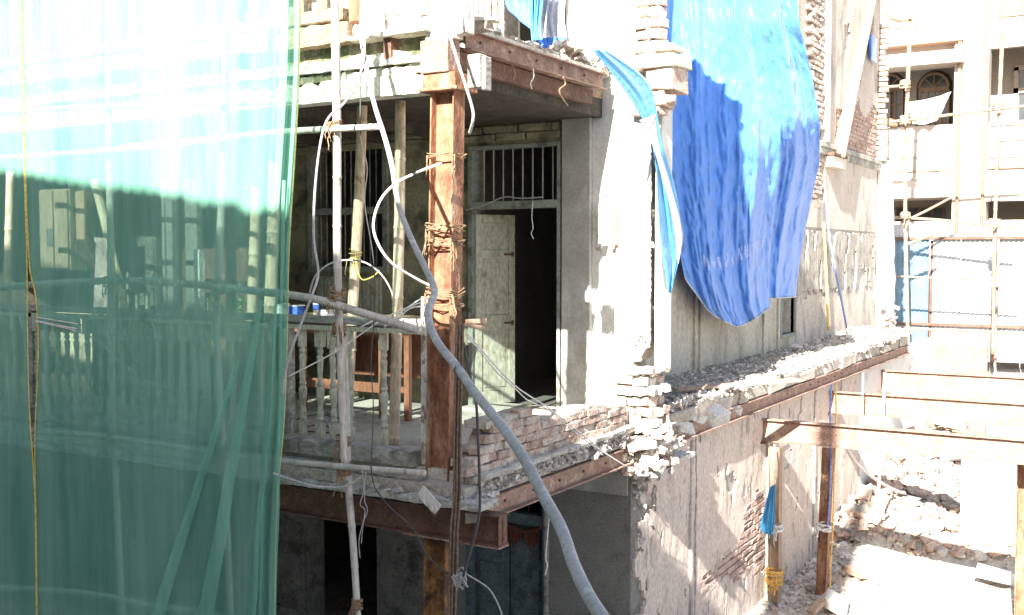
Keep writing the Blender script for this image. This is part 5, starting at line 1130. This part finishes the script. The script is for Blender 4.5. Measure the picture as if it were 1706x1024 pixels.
# dark recess at the far end of the lower wall: collapsed stair
t = thing('collapsed_stair', 'collapsed shaded stair and broken boards at the far end of the lower wall', 'stair', (.5, 19.2, -2.8))
for i in range(6):
    mb = MB(); mb.box((.45, 18.6+.05*i, -2.7+.3*i), (.9-.08*i, .3, .1), Matrix.Rotation(.15*sin(i), 3, 'Y'), j=.02); mb.build('step', M['grey_wood'], t)
a, b = P(1475, 745, Y=18.5), P(1500, 800, Y=18.2); d = b-a; mb = MB(); mb.box((a+b)/2, (.12, .05, d.length), d.to_track_quat('Z', 'Y').to_matrix()); mb.build('fallen_board', M['planks'], t)
mb = MB(); mb.mm(-.1, 1.1, 19.3, 19.5, -3, -.4); mb.build('back_wall', M['stone_tan'], t)

# ================================================================== FENCE, SCAFFOLD AND FAR BUILDING
fc = thing('corrugated_fence', 'tall corrugated sheet fence of blue and white panels behind the yard', 'fence', P(1600, 600, Y=24))
def corr(x0, x1, z0, z1, y, m, amp=.02, per=.12, **k):
    n_ = max(4, int((x1-x0)/per*4)); mb = MB()
    for i in range(n_+1):
        x = x0+(x1-x0)*i/n_; yy = y+amp*sin(2*pi*(x-x0)/per); mb.v += [(x, yy, z0), (x, yy, z1), (x, yy+.006, z0), (x, yy+.006, z1)]
    for i in range(n_):
        a_ = 4*i; mb.f += [(a_, a_+4, a_+5, a_+1), (a_+3, a_+7, a_+6, a_+2), (a_, a_+2, a_+6, a_+4), (a_+1, a_+5, a_+7, a_+3)]; mb.m += [0]*4
    return mb.build('corrugated_sheet', m, fc, **k)
fx = lambda px: P(px, 450, Y=24).x
fzz = lambda py, px=1600: P(px, py, Y=24).z
corr(fx(1485), fx(1518), fzz(600), fzz(398), 24, M['corr_blue'], label='blue corrugated sheet')
corr(fx(1519), fx(1548), fzz(600), fzz(398), 23.98, M['corr_blue'], label='blue corrugated sheet with white patches')
corr(fx(1487), fx(1556), fzz(395), fzz(372), 23.95, M['corr_grey'], label='grey sheet above the rail')
for i, (a_, b_) in enumerate(((1554, 1600), (1601, 1652), (1664, 1706), (1707, 1770), (1771, 1850))): corr(fx(a_), fx(b_), fzz(600), fzz(372 if i else 390), 24+.01*i, M['corr_white'])
for py in (396, 541):
    mb = MB(); z = fzz(py); mb.mm(fx(1480), fx(1860), 23.9, 23.96, z-.04, z+.03); mb.build('rail', M['rust_dark'], fc)
mb = MB(); mb.mm(fx(1549), fx(1553), 24.05, 24.1, fzz(600), fzz(400)); mb.build('gap_strip', M['rust_dark'], fc)
mb = MB(); mb.mm(fx(1656), fx(1661), 23.85, 23.95, fzz(600), fzz(378)); mb.build('post', M['rust_dark'], fc)
SG = 'bamboo scaffold in front of the white building'
def sb(label, pts, r=.042, Y=22.6): return bamboo(label, [(a_, b_, dict(Y=Y)) for a_, b_ in pts], r, group=SG, m=M['bamboo_pale'], node=.5)
v1 = sb('left far scaffold upright in front of the arched windows', ((1517, 28), (1512, 150), (1508, 300), (1510, 450), (1513, 575)), .055)
v2 = sb('right far scaffold upright in front of the white pillars', ((1672, -30), (1669, 80), (1662, 240), (1657, 400), (1654, 590)), .05)
v3 = sb('thin far scaffold upright against the end of the side wall', ((1466, -20), (1464, 150), (1464, 290)), .03)
sb('far scaffold rail crossing below the arched windows', ((1485, 203), (1560, 194), (1640, 184), (1720, 175)))
sb('far scaffold rail just over the corrugated fence', ((1488, 362), (1560, 366), (1640, 374), (1690, 378)))
sb('short far scaffold rail beside the left arched window', ((1460, 146), (1500, 143), (1516, 142)))
sb('short diagonal bamboo hanging at the top of the blue sheets', ((1507, 408), (1530, 400), (1558, 388)), .05)
sb('far scaffold rail low on the white fence panels', ((1490, 460), (1560, 463), (1640, 466), (1700, 468)), .03)
sb('lowest far scaffold rail at the foot of the fence', ((1490, 545), (1560, 549), (1640, 552), (1700, 556)), .045)
sb('diagonal far brace leaning up from the fence end', ((1500, 372), (1545, 350), (1592, 325)), .035)
for (px, py, par) in ((1508, 142, v1), (1508, 200, v1), (1508, 362, v1), (1663, 178, v2), (1657, 372, v2)): lashing(P(px, py, Y=22.5), (0, 0, 1), .11, par, turns=6, tails=3, rr=.02, m=M['planks'], spread=.1)

fbd = thing('white_building', 'overexposed white building with balconies and arched windows across the yard', 'building', P(1600, 600, Y=27))
FY = 26.0
X_ = lambda px, Y=FY: P(px, 200, Y=Y).x
Z_ = lambda py, px=1560, Y=FY: P(px, py, Y=Y).z
def fbox(name, m, px0, px1, z0, z1, y0, y1, **k):
    mb = MB(); mb.mm(X_(px0), X_(px1), y0, y1, z0, z1); return mb.build(name, m, fbd, **k)
z_p1, z_o1 = Z_(208), Z_(112)   # parapet top and opening head of the arched-window floor
z_p0, z_o0 = Z_(368), Z_(332)
fbox('ground_wall', M['bldg_white'], 1400, 1900, -1.5, z_p0, FY, FY+.25)
fbox('parapet', M['bldg_white'], 1400, 1900, z_o0, z_p1, FY, FY+.25)
fbox('upper_wall', M['bldg_white'], 1400, 1612, z_o1, 12.5, FY, FY+.25)
fbox('upper_wall', M['bldg_white'], 1612, 1900, Z_(80, 1660), 12.5, FY, FY+.25)
fbox('pillar', M['bldg_white'], 1592, 1648, -1.5, 12.5, FY-.35, FY+.24)
fbox('pillar', M['bldg_white'], 1400, 1452, -1.5, 12.5, FY-.1, FY+.24)
fbox('pillar', M['bldg_white'], 1740, 1790, -1.5, 12.5, FY-.35, FY+.24)
fbox('ledge', M['bldg_white'], 1455, 1608, z_o1, z_o1+.35, FY-.7, FY)
fbox('tile_edge', M['tile'], 1462, 1606, z_o1+.62, z_o1+.82, FY-.5, FY)
fbox('tile_edge', M['tile'], 1462, 1500, 9.6, 9.75, FY-.3, FY)
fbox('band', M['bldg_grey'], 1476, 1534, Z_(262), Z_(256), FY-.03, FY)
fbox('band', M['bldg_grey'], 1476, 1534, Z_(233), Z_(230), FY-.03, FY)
fbox('floor_line', M['bldg_brown'], 1400, 1900, Z_(285), Z_(283), FY-.06, FY)
fbox('sunshade', M['bldg_white'], 1480, 1592, Z_(330), Z_(312), FY-.5, FY)
fbox('sunshade', M['bldg_white'], 1642, 1740, Z_(338), Z_(328), FY-.4, FY)
BW = FY+1.6
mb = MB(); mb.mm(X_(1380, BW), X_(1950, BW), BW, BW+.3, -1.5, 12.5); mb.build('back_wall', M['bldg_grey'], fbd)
mb = MB(); mb.mm(X_(1380), X_(1900), FY+.25, BW, Z_(60), Z_(60)+.2); mb.mm(X_(1380), X_(1900), FY+.25, BW, z_o0+.3, z_o0+.5); mb.mm(X_(1620), X_(1626), FY+.2, BW, 2, 12); mb.build('balcony_slab', M['bldg_white'], fbd)
def arch_window(c_px, w_px, top_py, label):
    x0, x1 = P(c_px-w_px/2, 160, Y=BW).x, P(c_px+w_px/2, 160, Y=BW).x; cx = (x0+x1)/2; R_ = (x1-x0)/2; zt = P(c_px, top_py, Y=BW).z; zc = zt-R_; zb = zc-2.0
    ring = lambda r, n_=16: [(cx+r*cos(pi*i/n_), zc+r*sin(pi*i/n_)) for i in range(n_+1)]
    mb = MB(); prof = ring(R_*1.18)+[(cx-R_*1.18, zb), (cx+R_*1.18, zb)]; mb.prism(prof, 'Y', BW-.05, BW-.001)
    o = mb.build('arched_window', M['black_arch'], fbd, label=label)
    mb = MB(); prof = ring(R_*.93)+[(cx-R_*.93, zb), (cx+R_*.93, zb)]; mb.prism(prof, 'Y', BW-.07, BW-.052); mb.build('pane', M['glass_dark'], o)
    mb = MB()
    q = ring(R_*.97); mb.tube([(a_, BW-.08, b_) for a_, b_ in q], .05, 6)
    mb.mm(cx-R_, cx+R_, BW-.12, BW-.07, zc-.12, zc)
    for an in (pi/4, pi/2, 3*pi/4): mb.tube([(cx, BW-.09, zc), (cx+R_*.93*cos(an), BW-.09, zc+R_*.93*sin(an))], .025, 5)
    for dx in (-.95, -.45, 0, .45, .95): mb.mm(cx+dx*R_-.035, cx+dx*R_+.035, BW-.11, BW-.072, zb, zc-.12)
    for k in range(3): mb.mm(cx-R_*.9, cx+R_*.9, BW-.105, BW-.075, zb+.45+.5*k, zb+.49+.5*k)
    mb.build('glazing_bar', M['bldg_brown'], o)
arch_window(1557, 50, 122, 'arched fanlight window with radial bars')
arch_window(1482, 46, 124, 'arched window partly behind the scaffold')
mb = MB(); a_, b_ = P(1464, 160, Y=BW).x, P(1486, 160, Y=BW).x; mb.mm(a_, b_, BW-.2, BW-.15, P(1475, 205, Y=BW).z-.3, P(1475, 160, Y=BW).z)
for k in range(12): mb.mm(a_, b_, BW-.23, BW-.2, P(1475, 205, Y=BW).z+.08*k, P(1475, 205, Y=BW).z+.08*k+.04)
mb.build('louvred_shutter', M['bldg_grey'], fbd)
# door and window on the right balcony
mb = MB(); a_ = P(1690, 130, Y=BW).x; z1_, z0_ = P(1695, 112, Y=BW).z, P(1695, 205, Y=BW).z
mb.mm(a_, a_+.12, BW-.08, BW, z0_-.5, z1_); mb.mm(a_, a_+1.4, BW-.08, BW, z1_-.1, z1_+.05); mb.mm(a_, a_+1.4, BW-.08, BW, z1_-.75, z1_-.6); wd = mb.build('balcony_door', M['bldg_white'], fbd)
mb = MB(); mb.mm(a_+.14, a_+1.3, BW-.03, BW-.002, z0_-.5, z1_-.1); mb.build('pane', M['glass_dark'], wd)
for px in (1492, 1512, 1532, 1552):
    mb = MB(); a_ = P(px, 350, Y=BW).x; mb.mm(a_, a_+.36, BW-.06, BW-.001, P(px, 372, Y=BW).z-.4, P(px, 345, Y=BW).z); o = mb.build('window', M['bldg_brown'], fbd)
    mb = MB(); mb.mm(a_+.05, a_+.31, BW-.08, BW-.061, P(px, 372, Y=BW).z-.35, P(px, 347, Y=BW).z); mb.build('pane', M['glass_dark'], o)
for i, px in enumerate((1600, 1642, 1745)):
    mb = MB(); x = X_(px); mb.tube([(x, FY-.42, -1.4), (x+.02, FY-.42, 6), (x, FY-.42, 12.4)], .05, 8); mb.build('drainpipe', M['bldg_brown'], fbd, smooth=True)
for z in (z_p1-.12, z_p1-.55, z_p1-1.0):
    mb = MB(); mb.mm(X_(1650), X_(1738), FY-.04, FY-.001, z, z+.05); mb.build('parapet_moulding', M['bldg_grey'], fbd)
for px in (1476, 1520, 1566):
    mb = MB(); mb.mm(X_(px), X_(px)+.5, FY-.03, FY-.001, z_p1-1.55, z_p1-.9); mb.build('parapet_panel', M['bldg_grey'], fbd)
for px0_, px1_ in ((1476, 1530), (1660, 1706)):
    mb = MB(); mb.mm(X_(px0_), X_(px1_), FY-.04, FY-.001, Z_(40), Z_(12)); mb.build('upper_shutter', M['stone_tan'] if px0_ > 1600 else M['bldg_white'], fbd)
# laundry on the balcony
lz = thing('white_laundry', 'crumpled white sheet hung over the balcony parapet before the arched window', 'laundry', P(1540, 200, Y=25.7))
mb = MB(); n_ = 14
ptsT = [(1512, 170), (1540, 166), (1565, 160), (1585, 152)]; ptsB = [(1520, 206), (1540, 207), (1562, 200), (1577, 170)]
for i in range(n_+1):
    t_ = i/n_*3; k = min(int(t_), 2); f_ = t_-k; T = [ptsT[k][q]*(1-f_)+ptsT[k+1][q]*f_ for q in (0, 1)]; B = [ptsB[k][q]*(1-f_)+ptsB[k+1][q]*f_ for q in (0, 1)]
    for j in range(9):
        s_ = j/8; mb.v.append(tuple(P(T[0]*(1-s_)+B[0]*s_, T[1]*(1-s_)+B[1]*s_, Y=25.75+.08*sin(i*1.3+j*.3))))
mb.f = [(i*9+j, (i+1)*9+j, (i+1)*9+j+1, i*9+j+1) for i in range(n_) for j in range(8)]; mb.m = [0]*len(mb.f)
mb.build('sheet', M['cloth_white'], lz, smooth=True)
t = thing('rolled_mat', 'low bundle of brown mats on the parapet beside the louvred shutter', 'bundle', P(1480, 205, Y=25.9)); a_, b_ = P(1466, 203, Y=25.9), P(1496, 203, Y=25.9); mb = MB(); mb.tube([(a_.x, 25.95, z_p1+.12), ((a_.x+b_.x)/2, 25.93, z_p1+.14), (b_.x, 25.95, z_p1+.1)], .13, 8); mb.build('roll', M['bldg_brown'], t, smooth=True)
# low blocks of the terrace and blue scrap high on the side wall end
t = thing('blue_scrap', 'small blue plastic scrap hanging at the far top corner of the side wall', 'plastic sheet', P(1455, 70, X=-.9)); mb = MB(); a_, b_ = P(1451, 56, X=-.88), P(1460, 104, X=-.88); mb.mm(-.9, -.88, a_.y, b_.y, b_.z, a_.z, j=.02); mb.build('sheet', M['tarp_blue'], t)
t = thing('orange_cloth', 'orange cloth rag caught on the top of the left far scaffold upright', 'rag', P(1485, 30, Y=22.5))
wire('cloth_twist', '', '', [P(1472, 18, Y=22.5), P(1488, 26, Y=22.4), P(1502, 32, Y=22.5), P(1518, 28, Y=22.5)], [.06, .12, .08, .05], M['tile'], parent=t)

# ================================================================== THE HOUSE BEHIND THE VIEWPOINT
# its corrugated roof edge throws the toothed shadow line seen across the net and the pillar
nb = thing('neighbour_house', 'house behind the viewpoint with a corrugated roof', 'building', (0, -10, -2.95))
mb = MB(); holes_wall(mb, 'Y', -10.6, .3, -16, 9, -3, 6.3, [(-10, -8.8, .5, 2.2), (-6, -4.8, .5, 2.2), (-1, .2, .5, 2.2), (6, 7.2, .5, 2.2)]); mb.build('wall', M['beige'], nb)
for x in (-10, -6, -1, 6):
    mb = MB(); mb.mm(x, x+1.2, -10.45, -10.42, .5, 2.2); mb.build('window', M['glass_dark'], nb)
mb = MB(); n_ = 700; x0, x1 = -16, 9
ez = lambda x: 7.33+.137*(-x-.06)
for i in range(n_+1):
    x = x0+(x1-x0)*i/n_; c_ = .014*sin(2*pi*x/.14)
    mb.v += [(x, -9.0, ez(x)+c_), (x, -14, ez(x)+c_-1.2)]
mb.f = [(2*i, 2*i+2, 2*i+3, 2*i+1) for i in range(n_)]; mb.m = [0]*n_
mb.build('corrugated_roof', M['corr_grey'], nb)
mb = MB(); mb.mm(-16, 9, -14.2, -13.9, -3, 6.0); mb.build('rear_wall', M['beige'], nb)
wt = thing('shade_tower', 'added unseen tower shading the yard, rising behind the viewpoint above the corrugated roof', 'tower', (2.5, -10.2, -2.95))  # made up and unseen, shaped to shade the courtyard ground
mb = MB(); mb.mm(2.3, 2.938, -10.6, -9.3, -3, 10.1); mb.mm(2.94, 3.05, -10.6, -9.3, -3, 12.2); mb.build('shade_mass', M['beige'], wt)
